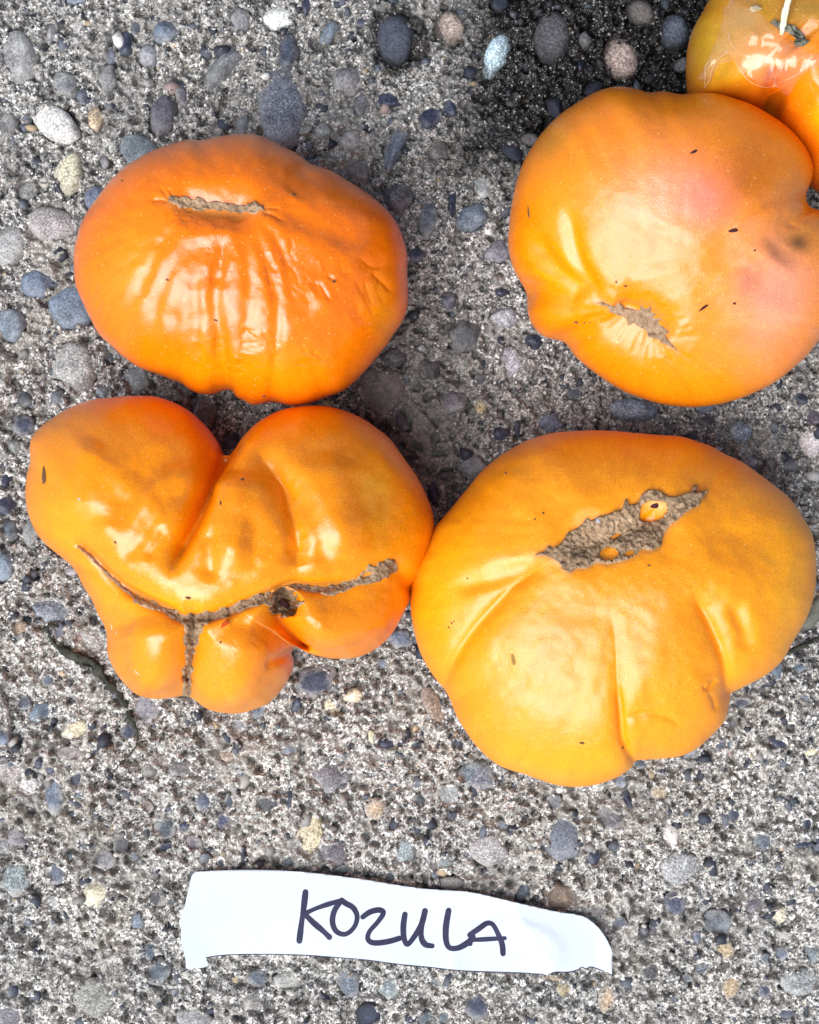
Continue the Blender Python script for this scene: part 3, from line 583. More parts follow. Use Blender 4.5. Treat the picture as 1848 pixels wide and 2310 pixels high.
    for (r_, x, y, rx, ry, a, cc, s) in spots:
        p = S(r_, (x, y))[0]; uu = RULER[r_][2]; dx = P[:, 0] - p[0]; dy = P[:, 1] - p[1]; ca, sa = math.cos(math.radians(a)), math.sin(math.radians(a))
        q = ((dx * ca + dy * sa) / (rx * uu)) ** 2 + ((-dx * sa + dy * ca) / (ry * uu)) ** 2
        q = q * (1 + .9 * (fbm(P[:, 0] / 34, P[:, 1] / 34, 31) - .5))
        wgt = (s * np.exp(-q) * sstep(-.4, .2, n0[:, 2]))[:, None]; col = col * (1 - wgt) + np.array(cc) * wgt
    for line, wd_ in rims:
        d, _ = poly_dist(P, line); d = d * (1 + .8 * (fbm(P[:, 0] / 16, P[:, 1] / 16, 71) - .5))
        wgt = (.62 * np.exp(-(d / wd_) ** 2) * (n0[:, 2] > .2))[:, None]; col = col * (1 - wgt) + np.array((.52, .23, .05)) * wgt
    q = V[:, :2] - pole_m; an = np.arctan2(q[:, 1], q[:, 0]); rd = np.hypot(q[:, 0], q[:, 1])
    stripe = fbm(np.cos(an) * 16 + rd * 30, np.sin(an) * 16 + rd * 30, 51 + seed, 4) - .5
    stripe = stripe * sstep(.004, .02, rd)
    col = col * np.stack([1 + .10 * stripe, 1 + .24 * stripe, 1 + .2 * stripe], -1)
    me = np_mesh('tomato', V, Q, T); point_attr(me, 'tint', col.clip(.0005, .95))
    o = link('tomato', me, M_SKIN); o.color = (1, 1, 1, gloss)
    bvh = BVHTree.FromPolygons(V.tolist(), Q.tolist() + T.tolist())
    return o, bvh
EYE = Vector((0, 0, CAM_H))
def hit(bvh, p):
    x, y = ground_xy(p, 0); d = (Vector((x, y, 0)) - EYE).normalized()
    return bvh.ray_cast(EYE, d)
def st(ruler, pts, w_, d, k='s', taper='both'): return dict(p=S(ruler, pts), w=w_, d=d * .001, k=k, taper=taper)

def grid_fill(poly, step, holes=(), jit=.3):
    """a grid of points filling an outline, its rim moved onto the outline"""
    lo = poly.min(0) - 2 * step; hi = poly.max(0) + 2 * step
    X, Y = np.meshgrid(np.arange(lo[0], hi[0], step), np.arange(lo[1], hi[1], step))
    X = X + rng.uniform(-jit, jit, X.shape) * step; Y = Y + rng.uniform(-jit, jit, X.shape) * step
    ins = inside(X, Y, poly)
    for (hx, hy, rx, ry, a) in holes:
        dx = X - hx; dy = Y - hy; ca, sa = math.cos(math.radians(a)), math.sin(math.radians(a))
        q = ((dx * ca + dy * sa) / rx) ** 2 + ((-dx * sa + dy * ca) / ry) ** 2
        ins &= ~(q * (1 + .5 * (fbm(X / 7, Y / 7, 9) - .5)) < 1)
    used = ins.copy()
    for dj in (-1, 0, 1):
        for di in (-1, 0, 1): used |= np.roll(np.roll(ins, dj, 0), di, 1)
    rim = used & ~ins
    pr = np.stack([X[rim], Y[rim]], -1); closed = np.vstack([poly, poly[:1]]); best = np.full(len(pr), 1e9); to = pr.copy()
    for i in range(len(closed) - 1):
        sg = closed[i + 1] - closed[i]; L = (sg ** 2).sum()
        t = np.clip(((pr - closed[i]) @ sg) / max(L, 1e-9), 0, 1); q = closed[i] + t[:, None] * sg; d = np.hypot(*(pr - q).T); m = d < best
        best[m] = d[m]; to[m] = q[m]
    near = best < 2.0 * step; pr[near] = to[near]; X[rim] = pr[:, 0]; Y[rim] = pr[:, 1]
    vid = -np.ones(X.shape, int); vid[used] = np.arange(used.sum())
    qd = np.stack([vid[:-1, :-1], vid[1:, :-1], vid[1:, 1:], vid[:-1, 1:]], -1).reshape(-1, 4)
    anyin = (ins[:-1, :-1] | ins[1:, :-1] | ins[1:, 1:] | ins[:-1, 1:]).ravel()
    qd = qd[(qd >= 0).all(1) & anyin]
    return X[used], Y[used], ins[used], qd
def scar(bvh, parent, ruler, poly, holes=(), step=2.2, relief=.0006, lift=.0003, mat=None, name='stem_scar'):
    u = RULER[ruler][2]
    X, Y, ins, Q = grid_fill(S(ruler, poly), step, [(*S(ruler, h[:2])[0], h[2] * u, h[3] * u, h[4]) for h in holes])
    V = np.zeros((len(X), 3)); ok = np.ones(len(X), bool)
    E = np.where(ins, relief * (2 * fbm(X / 7, Y / 7, 3) - .75) + lift, -.0003)
    for k in range(len(X)):
        h, nrm, _, _ = hit(bvh, (X[k], Y[k]))
        if h is None: ok[k] = False; continue
        V[k] = (h + nrm * E[k])[:]
    Q = Q[ok[Q].all(1)]
    lab = np.arange(len(X))                                  # keep the one connected patch
    for _ in range(400):
        m = lab[Q].min(1); new = lab.copy()
        for c_ in range(4): np.minimum.at(new, Q[:, c_], m)
        if (new == lab).all(): break
        lab = new
    big = np.bincount(lab[Q[:, 0]]).argmax(); Q = Q[lab[Q[:, 0]] == big]
    us = np.unique(Q); re_ = np.zeros(len(X), int); re_[us] = np.arange(len(us)); V = V[us]; Q = re_[Q]
    return link(name, np_mesh(name, V, Q), mat or M_SCAR, parent)
def ribbon_poly(ruler, pts, widths):
    """jagged outline of a line-shaped scar"""
    p = catmull(S(ruler, pts), 8, False); wv = np.interp(np.linspace(0, 1, len(p)), np.linspace(0, 1, len(widths)), widths)
    rj = np.convolve(rng.uniform(-1, 1, len(p) + 2), [.3, .5, .3], 'valid'); wv = wv * (1 + .6 * rj); t = np.gradient(p, axis=0); t /= np.linalg.norm(t, axis=1, keepdims=True)
    nrm = np.stack([-t[:, 1], t[:, 0]], -1)
    return np.concatenate([p + nrm * wv[:, None], (p - nrm * (wv * (1 + .5 * np.convolve(rng.uniform(-1, 1, len(p) + 2), [.3, .5, .3], 'valid')))[:, None])[::-1]])
def blemish(bvh, parent, ruler, x, y, rx, ry, a, mat, name='blemish', h=.00025):
    p = S(ruler, (x, y))[0]; u = RULER[ruler][2]; hh, nrm, _, _ = hit(bvh, p)
    if hh is None: return
    bm = bmesh.new(); bmesh.ops.create_icosphere(bm, subdivisions=2, radius=1); r = np.random.default_rng(int(x * 7 + y))
    for v in bm.verts: v.co *= 1 + .22 * math.sin(3 * v.co.x + r.uniform(0, .5)) * r.uniform(.5, 1) + r.uniform(-.14, .14)
    me = bpy.data.meshes.new(name); bm.to_mesh(me); bm.free(); me.polygons.foreach_set('use_smooth', np.ones(len(me.polygons), bool))
    o = link(name, me, mat, parent); o.location = hh
    q = nrm.to_track_quat('Z', 'Y'); o.rotation_euler = (Matrix.Rotation(0, 3, 'Z') @ q.to_matrix()).to_euler()
    # orient the long axis in plan
    z = nrm.normalized(); ax = Vector((math.cos(math.radians(-a)), math.sin(math.radians(-a)), 0)); ax = (ax - z * ax.dot(z)).normalized(); ay = z.cross(ax)
    o.rotation_euler = Matrix((ax, ay, z)).transposed().to_euler()
    o.scale = (rx * u * K * .85, ry * u * K * .85, h)
GROUP = 'ribbed orange tomatoes laid out on the concrete'
def wr(ruler, cx, cy, rx, ry, n, a, sp, lmin, lmax, w_, d, seed):
    """a patch of shrivel lines"""
    r = random.Random(seed); out = []
    for i in range(n):
        t = r.uniform(0, 6.28); q = math.sqrt(r.random()); x = cx + rx * q * math.cos(t); y = cy + ry * q * math.sin(t)
        an = math.radians(a + r.uniform(-sp, sp)); L = r.uniform(lmin, lmax) / 2; k = r.uniform(-.25, .25)
        pts = [(x - L * math.cos(an), y - L * math.sin(an)), (x + k * L * math.sin(an), y - k * L * math.cos(an)), (x + L * math.cos(an), y + L * math.sin(an))]
        out.append(st(ruler, pts, w_ * r.uniform(.8, 1.3), d * r.uniform(.4, 1.2) * (1 if i % 3 else -.8), 'c'))
    return out

SC4 = [(545,557),(590,545),(605,518),(620,530),(640,522),(660,500),(680,465),(710,450),(740,430),(760,402),(780,412),(810,395),(850,385),(880,372),(905,370),(922,318),(935,350),(975,340),(985,310),(1010,288),(1060,292),(1100,315),(1130,318),(1160,310),(1188,300),(1210,264),(1215,300),(1265,293),(1230,330),(1228,350),(1170,380),(1140,410),(1110,430),(1080,470),(1070,520),(1030,538),(990,532),(950,568),(900,585),(850,594),(800,590),(760,612),(720,612),(690,632),(660,615),(650,590),(620,572),(590,560)]
SC2 = [(525,1190),(570,1187),(600,1200),(635,1210),(655,1188),(690,1215),(730,1225),(765,1230),(775,1200),(800,1225),(825,1206),(830,1240),(855,1250),(835,1275),(890,1272),(865,1300),(895,1320),(925,1345),(905,1365),(925,1395),(975,1455),(930,1425),(890,1410),(870,1390),(815,1378),(800,1340),(760,1320),(735,1300),(705,1315),(690,1275),(640,1250),(605,1240),(600,1215)]
# --- upper left, shrivelled
O1 = [(700,60),(760,45),(850,38),(930,42),(990,60),(1060,95),(1130,130),(1200,180),(1280,205),(1360,250),(1440,300),(1520,360),(1580,420),(1625,490),(1650,560),(1662,630),(1660,700),(1665,780),(1662,860),(1640,930),(1600,990),(1560,1050),(1510,1110),(1450,1180),(1400,1230),(1340,1275),(1260,1305),(1180,1335),(1100,1348),(1030,1335),(960,1338),(900,1345),(860,1330),(820,1305),(790,1280),(750,1280),(710,1295),(650,1290),(600,1270),(550,1240),(490,1220),(420,1190),(350,1160),(290,1120),(220,1060),(160,1000),(120,930),(85,860),(60,780),(50,690),(55,600),(75,500),(110,420),(160,350),(220,270),(290,200),(370,150),(450,105),(530,80),(600,65),(650,68)]
s1 = [st('Z1', [(480, 350), (960, 390)], 42, 3.4), st('Z1', [(490, 350), (720, 372), (950, 388)], 13, .5),
      st('Z1', [(560, 410), (470, 560), (350, 780), (285, 930), (265, 1050)], 18, .5), st('Z1', [(610, 420), (540, 620), (440, 820), (420, 960), (430, 1130), (470, 1210)], 19, .55, taper='start'),
      st('Z1', [(650, 420), (590, 640), (530, 860), (520, 1000), (500, 1150), (540, 1240)], 16, .38, taper='start'), st('Z1', [(700, 420), (640, 560), (620, 700), (630, 900), (630, 1050), (690, 1200), (720, 1290)], 17, .5, taper='start'),
      st('Z1', [(760, 420), (755, 600), (720, 800), (740, 1000), (775, 1180), (795, 1275)], 17, .9, taper='start'), st('Z1', [(830, 430), (880, 620), (890, 850), (860, 1000), (860, 1150), (870, 1320)], 18, .6, taper='start'),
      st('Z1', [(880, 430), (960, 600), (1010, 760), (1030, 900), (1020, 1050), (1010, 1200), (995, 1335)], 15, .7, taper='start'), st('Z1', [(930, 430), (1040, 560), (1090, 720), (1110, 900)], 12, .5),
      st('Z1', [(960, 395), (1120, 420), (1300, 500), (1470, 600)], 34, 1.2), st('Z1', [(1040, 540), (1150, 680), (1300, 800)], 70, 1.7), st('Z1', [(700, 500), (720, 650), (730, 800)], 45, 1.3),
      st('Z1', [(1200, 180), (1150, 260), (1100, 330)], 34, .6), st('Z1', [(1420, 620), (1500, 675), (1560, 655)], 7, .45, 'c'), st('Z1', [(1480, 690), (1560, 760), (1600, 800)], 6, .6, 'c'),
      st('Z1', [(1230, 740), (1260, 800), (1290, 850)], 5, .45, 'c'), st('Z1', [(1450, 740), (1475, 800), (1495, 870)], 6, .45, 'c'), st('Z1', [(1260, 700), (1310, 735), (1350, 705), (1400, 690)], 5, .45, 'c'),
      st('Z1', [(500, 345), (460, 290), (450, 270)], 5, .5, 'c'), st('Z1', [(520, 335), (490, 280)], 5, .5, 'c'), st('Z1', [(500, 352), (440, 340), (400, 355)], 6, .6, 'c'), st('Z1', [(950, 380), (1000, 375), (1050, 380)], 5, .5, 'c'), st('Z1', [(945, 395), (1010, 410), (1070, 440)], 6, .7, 'c')]
s1 += wr('Z1', 1330, 790, 230, 150, 34, 66, 18, 60, 170, 5.5, .17, 1) + wr('Z1', 740, 640, 90, 150, 22, 80, 20, 40, 120, 5, .15, 2) + wr('Z1', 1040, 680, 80, 150, 16, 76, 14, 60, 170, 5.5, .22, 3)
s1 += wr('Z1', 830, 1080, 230, 120, 26, 20, 30, 40, 110, 4.5, .25, 4) + wr('Z1', 150, 830, 60, 80, 8, 115, 15, 40, 90, 5, .3, 5) + wr('Z1', 560, 440, 90, 40, 8, 110, 15, 50, 110, 5, .3, 6) + wr('Z1', 1180, 1080, 120, 70, 8, 30, 30, 40, 100, 4.5, .25, 7)
t1, b1 = tomato('Z1', O1, (850, 690), .060, .026, s1, (.92, .195, .001), N=640, NT_=180, seed=3, rims=[(S('Z1', [(500, 350), (720, 374), (960, 388)]), 13)], pole=(730, 370), gloss=.09, tiltv=(0, 0),
                spots=[('Z1', 1200, 700, 260, 120, 20, (0.82, 0.168, .002), .8), ('Z1', 330, 650, 130, 260, 10, (0.86, 0.280, .002), .7), ('Z1', 760, 620, 160, 170, 0, (0.83, 0.168, .002), .7), ('Z1', 800, 1200, 600, 120, 0, (0.87, 0.280, .002), .8), ('Z1', 1550, 900, 90, 200, 0, (0.85, 0.314, .002), .7)])
tag(t1, 'shrivelled deep orange tomato with a thin straight scar and wrinkled skin', 'tomato', GROUP)
p1 = ribbon_poly('Z1', [(500, 345), (560, 355), (640, 366), (720, 374), (800, 384), (880, 390), (960, 385)], [7, 14, 13, 10, 11, 13, 6])
RULER['one'] = (0, 0, 1)
scar(b1, t1, 'one', p1, step=1.9, relief=.0006, lift=.0005)
for q in ((490, 735, 13, 5, 25), (1105, 320, 13, 8, 20), (270, 255, 7, 6, 0), (958, 1300, 13, 8, 0), (725, 932, 16, 5, 20), (1300, 745, 10, 6, 0)): blemish(b1, t1, 'Z1', *q, M_SCAB)

# --- upper right
O2 = [(640,65),(720,70),(790,85),(870,80),(950,95),(1040,95),(1150,100),(1260,130),(1370,175),(1470,230),(1560,300),(1630,380),(1670,460),(1685,540),(1690,600),(1695,650),(1730,690),(1790,760),(1840,870),(1865,1000),(1860,1120),(1825,1240),(1770,1330),(1720,1395),(1650,1480),(1560,1560),(1470,1625),(1380,1670),(1280,1710),(1180,1735),(1080,1748),(980,1745),(880,1730),(780,1700),(700,1670),(620,1625),(540,1570),(470,1515),(420,1470),(370,1410),(320,1390),(260,1370),(210,1330),(175,1270),(160,1200),(150,1130),(120,1070),(90,1000),(70,930),(62,850),(68,780),(80,680),(105,560),(140,450),(190,360),(250,280),(330,200),(420,140),(510,90),(580,70)]
s2 = [st('Z2', [(560, 1190), (440, 1110), (330, 1030), (230, 910), (180, 780)], 24, 2.0), st('Z2', [(590, 1180), (480, 1050), (420, 920), (390, 760), (365, 640)], 20, 1.6),
      st('Z2', [(600, 1210), (780, 1300), (930, 1420)], 52, 3.2), st('Z2', [(560, 1190), (780, 1280), (950, 1430)], 14, .8),
      st('Z2', [(1700, 640), (1620, 740), (1570, 850), (1480, 980)], 46, 3.0, taper='end'), st('Z2', [(1715, 640), (1640, 730), (1590, 800)], 14, .6, 's', 'end'),
      st('Z2', [(140, 1130), (280, 1150), (480, 1190)], 30, 2.0, taper='end'), st('Z2', [(350, 1410), (500, 1340), (660, 1280)], 26, 1.2, taper='end'),
      st('Z2', [(790, 75), (860, 200), (900, 320)], 34, .4, taper='end'), st('Z2', [(960, 90), (1090, 200), (1200, 330)], 36, .45, taper='end'),
      st('Z2', [(1250, 760), (1300, 900), (1280, 1080)], 80, .6), st('Z2', [(900, 750), (850, 900), (880, 1050)], 70, .7), st('Z2', [(1300, 500), (1450, 620), (1500, 700)], 80, .8)]
for k in range(30):
    a = k / 30 * 6.283; r0 = 1; x0 = 770 + 190 * math.cos(a) * .9 + 40 * math.sin(a); y0 = 1300 + 110 * math.sin(a) + 70 * math.cos(a); L = random.uniform(70, 190)
    s2.append(st('Z2', [(x0 - .3 * L * math.cos(a), y0 - .3 * L * math.sin(a)), (x0 + .4 * L * math.cos(a), y0 + .4 * L * math.sin(a)), (x0 + L * math.cos(a), y0 + L * math.sin(a))], random.uniform(6, 10), random.uniform(.12, .38)))
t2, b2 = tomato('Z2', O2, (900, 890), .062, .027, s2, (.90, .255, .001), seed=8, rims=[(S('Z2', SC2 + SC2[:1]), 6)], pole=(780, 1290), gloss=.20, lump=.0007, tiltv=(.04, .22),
                spots=[('Z2', 960, 580, 330, 220, 20, (.92, .30, .15), .8), ('Z2', 1130, 630, 170, 160, 30, (.80, .19, .14), .75), ('Z2', 1400, 520, 240, 190, 30, (.46, .125, .003), .85), ('Z2', 1500, 1130, 230, 340, 12, (.80, .34, .24), .8),  # pink spots: blush and bruise, plus sky sheen painted into the skin colour
                       ('Z2', 1690, 800, 160, 170, 20, (.50, .19, .02), .6), ('Z2', 1640, 870, 60, 60, 0, (.13, .06, .02), .95), ('Z2', 1340, 1080, 65, 80, 20, (.42, .14, .07), .75), ('Z2', 1440, 1150, 110, 60, 20, (.5, .2, .12), .5), ('Z2', 300, 330, 140, 90, -45, (.60, .24, .006), .8), ('Z2', 930, 900, 130, 150, 0, (.88, .23, .002), .6), ('Z2', 350, 1000, 200, 300, 0, (.90, .34, .002), .6), ('Z2', 1000, 1640, 420, 80, 5, (.72, .25, .004), .6), ('Z2', 200, 1300, 100, 80, 0, (.8, .22, .004), .6), ('Z2', 1560, 350, 120, 80, 40, (.8, .25, .004), .5)])
tag(t2, 'round orange tomato with a pinkish bruise, painted pink sheen and a small star shaped tan scar', 'tomato', GROUP)
scar(b2, t2, 'Z2', SC2, relief=.0004)
for q in ((1265, 805, 30, 11, -10), (1105, 1220, 38, 8, -42), (1272, 1195, 10, 8, 0), (1055, 385, 26, 8, -28), (1380, 912, 9, 5, -40)): blemish(b2, t2, 'Z2', *q, M_DARK)
for q in ((172, 700, 40, 7, 70), (425, 1295, 15, 9, 0), (690, 1102, 10, 7, 0), (640, 1080, 7, 6, 0), (470, 1298, 6, 5, 0), (500, 1296, 5, 5, 0)): blemish(b2, t2, 'Z2', *q, M_SCAB)

# --- lower left, cleft
O3 = [(480,42),(560,45),(640,70),(700,105),(760,160),(800,215),(835,270),(860,276),(880,262),(900,240),(940,190),(990,145),(1060,105),(1140,88),(1220,85),(1300,97),(1380,125),(1450,170),(1510,220),(1560,290),(1610,360),(1650,430),(1680,500),(1690,570),(1680,650),(1650,740),(1620,800),(1595,860),(1560,930),(1520,1000),(1460,1060),(1390,1095),(1300,1105),(1220,1090),(1170,1060),(1140,1045),(1128,1060),(1115,1090),(1112,1150),(1080,1220),(1030,1280),(970,1310),(900,1328),(830,1325),(770,1305),(730,1275),(690,1255),(640,1262),(570,1268),(500,1255),(450,1215),(400,1150),(375,1080),(368,1000),(340,940),(310,870),(280,820),(240,745),(180,690),(120,640),(80,590),(55,520),(42,430),(50,360),(65,300),(60,250),(75,200),(120,155),(180,110),(250,75),(320,55),(400,48)]
SEAM = [(240,650),(300,700),(370,775),(440,835),(520,875),(600,912),(660,948),(740,948),(830,928),(920,890),(1010,855),(1110,812),(1200,825),(1300,815),(1400,782),(1470,750),(1540,720)]
CL = [(862, 235), (805, 335), (750, 460), (705, 570), (650, 680), (605, 790)]
BR = [(705, 945), (702, 1040), (695, 1110), (686, 1190), (690, 1265)]
GP = [(1075, 870), (1045, 950), (1090, 1010), (1155, 1062)]
s3 = [st('Z3', CL, 105, 22, 'd', 'long'), st('Z3', CL, 12, 1.0, 's', 'long'),
      st('Z3', SEAM, 70, 6.5, 'd', 'end'), st('Z3', SEAM, 10, .8, 's'),
      st('Z3', BR, 75, 9, 'd', 'none'), st('Z3', GP, 75, 17, 'd', 'none'),
      st('Z3', [(800, 250), (640, 275), (540, 330), (440, 440), (340, 600)], 28, 2.2), st('Z3', [(720, 360), (590, 470), (500, 590), (420, 740)], 25, 2.2), st('Z3', [(400, 240), (300, 370), (250, 480)], 20, .7), st('Z3', [(600, 560), (560, 640), (500, 720)], 16, .9),
      st('Z3', [(930, 230), (1050, 360), (1105, 490), (1138, 640), (1125, 820)], 28, 2.8), st('Z3', [(930, 230), (1050, 360), (1105, 490), (1138, 640), (1125, 820)], 70, 2.2, 'd'), st('Z3', [(1050, 320), (1170, 490), (1235, 630), (1240, 760)], 24, 1.9), st('Z3', [(775, 560), (785, 690), (770, 810)], 22, 1.5), st('Z3', [(930, 480), (960, 640), (930, 780)], 22, 1.0), st('Z3', [(1300, 260), (1380, 420), (1400, 560)], 40, .7),
      st('Z3', [(1115, 1085), (1050, 1110), (980, 1120)], 12, 1.0, taper='end'), st('Z3', [(330, 900), (420, 960), (480, 1000)], 26, .9),
      st('Z3', [(1085, 880), (1078, 905)], 17, 5.5, taper='none'), st('Z3', [(680, 1190), (682, 1200)], 7, 2.5, taper='none'), st('Z3', [(1410, 770), (1420, 766)], 14, .6, taper='none'), st('Z3', [(780, 985), (840, 960)], 12, -1.2, taper='none'),
      st('Z3', [(1090, 950), (1300, 975), (1580, 880)], 55, -4.0), st('Z3', [(900, 960), (890, 1130), (880, 1330)], 62, -3.2, 's', 'start'), st('Z3', [(520, 930), (540, 1080), (560, 1280)], 58, -2.6, 's', 'start'),
      st('Z3', [(900, 330), (880, 560), (850, 780)], 55, -3.4), st('Z3', [(1290, 250), (1300, 500), (1260, 720)], 70, -2.4), st('Z3', [(350, 220), (270, 400), (260, 560)], 60, -2.0), st('Z3', [(590, 420), (500, 560), (440, 690)], 24, -1.2), st('Z3', [(480, 330), (380, 520), (330, 640)], 26, -1.2),
      st('Z3', [(1600, 820), (1560, 760), (1500, 740)], 20, 1.5, taper='end')]
s3 += wr('Z3', 950, 1030, 90, 60, 10, 40, 14, 40, 90, 5, .09, 11)
s3[0]['asym'] = (82, 40)
t3, b3 = tomato('Z3', O3, (800, 760), .066, .027, s3, (.92, .285, .001), rims=[(S('Z3', SEAM), 9), (S('Z3', BR), 9)], pole=(740, 940), gloss=.17, N=640, NT_=190, seed=14, pt=2.1, pb=2.4,
                spots=[('Z3', 1450, 450, 90, 190, -10, (.72, .34, .008), .8), ('Z3', 1180, 470, 60, 130, -25, (.74, .24, .006), .5), ('Z3', 900, 500, 700, 90, 0, (0.84, 0.235, .002), .35), ('Z3', 700, 880, 500, 90, 0, (0.87, 0.358, .002), .6), ('Z3', 200, 560, 120, 130, 0, (0.87, 0.336, .002), .5), ('Z3', 1350, 950, 200, 90, 0, (0.86, 0.235, .002), .5), ('Z3', 1000, 1000, 150, 80, 0, (0.86, 0.213, .002), .55), ('Z3', 800, 1250, 300, 90, 0, (0.87, 0.336, .002), .6)])
tag(t3, 'deeply cleft lumpy orange tomato with a branching brown seam scar', 'tomato', GROUP)
def px_scar(poly, **k):
    RULER['tmp'] = (0, 0, 1); return scar(b3, t3, 'tmp', poly, **k)
px_scar(ribbon_poly('Z3', [(240, 650), (300, 700), (370, 772), (440, 832), (480, 862)], [1.5, 3, 3.5, 4, 4.5]), step=1.8, relief=.0004)
hs = lambda q: [(*S('Z3', q[:2])[0], q[2] * .5565, q[3] * .5565, q[4]) for q in q] if False else None
def z3holes(L): return [(*S('Z3', (x, y))[0], rx * .5565, ry * .5565, a) for (x, y, rx, ry, a) in L]
px_scar(ribbon_poly('Z3', [(470, 862), (500, 878), (560, 898), (620, 922), (670, 948), (740, 945), (830, 925), (920, 888), (1000, 862)], [6, 9, 6, 7, 13, 12, 8, 9, 12]), relief=.0005, holes=z3holes([(800, 985, 68, 24, -25)]))
px_scar(ribbon_poly('Z3', [(985, 868), (1060, 855), (1130, 815), (1200, 825), (1260, 832), (1330, 812), (1400, 785), (1470, 750), (1535, 722)], [13, 15, 8, 7, 11, 12, 17, 17, 12]), relief=.0005, holes=z3holes([(1412, 766, 26, 10, -25)]))
px_scar(ribbon_poly('Z3', [(715, 945), (705, 1000), (700, 1060), (692, 1120), (688, 1190), (688, 1258)], [24, 16, 13, 12, 12, 9]), relief=.0005, step=1.6)
px_scar(ribbon_poly('Z3', [(1060, 845), (1085, 890), (1100, 935)], [26, 30, 16]), relief=.0003, lift=.0003)
blemish(b3, t3, 'Z3', 1078, 888, 30, 44, -25, M_DARK, 'hole', .0006); blemish(b3, t3, 'Z3', 680, 1192, 12, 16, 30, M_DARK, 'hole', .0009)
blemish(b3, t3, 'Z3', 838, 968, 26, 9, -42, mat_plain('split_flesh', (.72, .07, .006), .35, (.8, .13, .01), 500), 'skin_split', .0004)
blemish(b3, t3, 'Z3', 108, 360, 46, 15, 75, M_SCAB, 'scab', .0006)
for q in ((690, 860, 13, 7, 10), (823, 475, 12, 5, 70), (910, 380, 9, 8, 0), (395, 635, 8, 5, 30), (822, 1040, 6, 5, 0)): blemish(b3, t3, 'Z3', *q, M_SCAB)
for q in ((248, 460, 8, 7, 0), (380, 978, 18, 6, 60), (398, 1000, 16, 5, 20), (485, 1165, 14, 5, 30), (478, 1160, 10, 5, 80)): blemish(b3, t3, 'Z3', *q, M_HUSK, 'scuff', .0001)

# --- lower right, broad and yellower
O4 = [(720,40),(820,38),(920,45),(1040,55),(1140,62),(1220,85),(1300,105),(1380,150),(1450,205),(1520,260),(1590,320),(1640,390),(1680,470),(1697,560),(1702,650),(1690,740),(1660,820),(1610,900),(1560,980),(1500,1040),(1440,1075),(1380,1105),(1350,1125),(1340,1160),(1325,1230),(1280,1290),(1220,1345),(1150,1380),(1080,1395),(1010,1398),(965,1405),(930,1435),(880,1470),(810,1500),(730,1513),(650,1505),(570,1480),(500,1455),(430,1435),(370,1405),(310,1350),(260,1280),(220,1210),(190,1140),(150,1090),(100,1020),(65,950),(42,860),(30,770),(35,680),(50,600),(90,520),(130,440),(190,370),(230,320),(270,270),(320,210),(380,160),(450,115),(530,75),(620,50)]
s4 = [st('Z4', [(640, 570), (880, 470), (1160, 350)], 62, 4.2), st('Z4', [(620, 560), (880, 470), (1180, 340)], 20, 1.0),
      st('Z4', [(600, 590), (470, 680), (360, 790), (270, 900), (205, 1010), (160, 1115)], 95, 4.0, 'd', 'start'), st('Z4', [(480, 680), (360, 795), (270, 905), (200, 1020), (165, 1110)], 14, .4, 's', 'start'),
      st('Z4', [(590, 575), (400, 645), (170, 695)], 24, 1.5), st('Z4', [(964, 1425), (918, 1330), (905, 1220), (890, 1080), (880, 900), (845, 700)], 60, 3.4, 'd', 'long'), st('Z4', [(890, 1080), (905, 1220), (918, 1330), (962, 1412)], 8, 1.0, 'c', 'start'),
      st('Z4', [(1190, 690), (1280, 850), (1330, 980), (1350, 1130)], 90, 5.2, 'd', 'start'), st('Z4', [(1240, 780), (1290, 870), (1332, 990), (1346, 1120)], 14, .4, 's', 'start'), st('Z4', [(1360, 740), (1420, 870), (1430, 980)], 20, 1.4),
      st('Z4', [(905, 1260), (950, 1228), (1030, 1218), (1110, 1238), (1170, 1285)], 9, .8), st('Z4', [(1235, 1090), (1262, 1110), (1300, 1060)], 6, .9, 'c'), st('Z4', [(1260, 1120), (1290, 1160), (1300, 1210)], 7, .6, 'c'),
      st('Z4', [(1200, 300), (1290, 210), (1340, 110)], 40, 1.0, taper='start'), st('Z4', [(700, 420), (560, 300), (450, 180)], 45, .8), st('Z4', [(1240, 420), (1450, 480), (1650, 560)], 55, 1.0),
      st('Z4', [(1035, 375), (1045, 370)], 20, 1.2, taper='none'), st('Z4', [(850, 555), (862, 552)], 15, .9, taper='none')]
s4 += wr('Z4', 500, 1000, 160, 90, 12, 30, 50, 30, 90, 4.5, .08, 21) + wr('Z4', 340, 1330, 80, 60, 8, 60, 15, 50, 120, 5, .16, 22) + wr('Z4', 1180, 1110, 90, 60, 8, -40, 20, 30, 80, 4.5, .2, 23)
t4, b4 = tomato('Z4', O4, (860, 740), .063, .027, s4, (.92, .32, .001), pole=(860, 480), gloss=.30, N=620, NT_=180, rims=[(S('Z4', SC4 + SC4[:1]), 6)], seed=22, pt=2.25,
                spots=[('Z4', 900, 150, 600, 150, 5, (0.80, 0.280, .002), .7), ('Z4', 1080, 820, 160, 220, 10, (0.86, 0.280, .002), .7), ('Z4', 150, 620, 140, 200, 0, (0.84, 0.414, .002), .7), ('Z4', 640, 900, 200, 160, 0, (.82, .29, .03), .5), ('Z4', 1600, 700, 110, 250, 0, (0.86, 0.403, .002), .6), ('Z4', 450, 215, 90, 25, -8, (.5, .19, .012), .5), ('Z4', 700, 1420, 400, 80, 0, (0.86, 0.392, .002), .5)])
tag(t4, 'broad yellow orange tomato with a wide corky grey brown stem scar', 'tomato', GROUP)
scar(b4, t4, 'Z4', SC4,
     holes=[(1035, 375, 64, 46, -18), (852, 556, 42, 32, -5), (938, 552, 24, 14, -20), (880, 478, 26, 9, -30)], relief=.0009, lift=.0008)
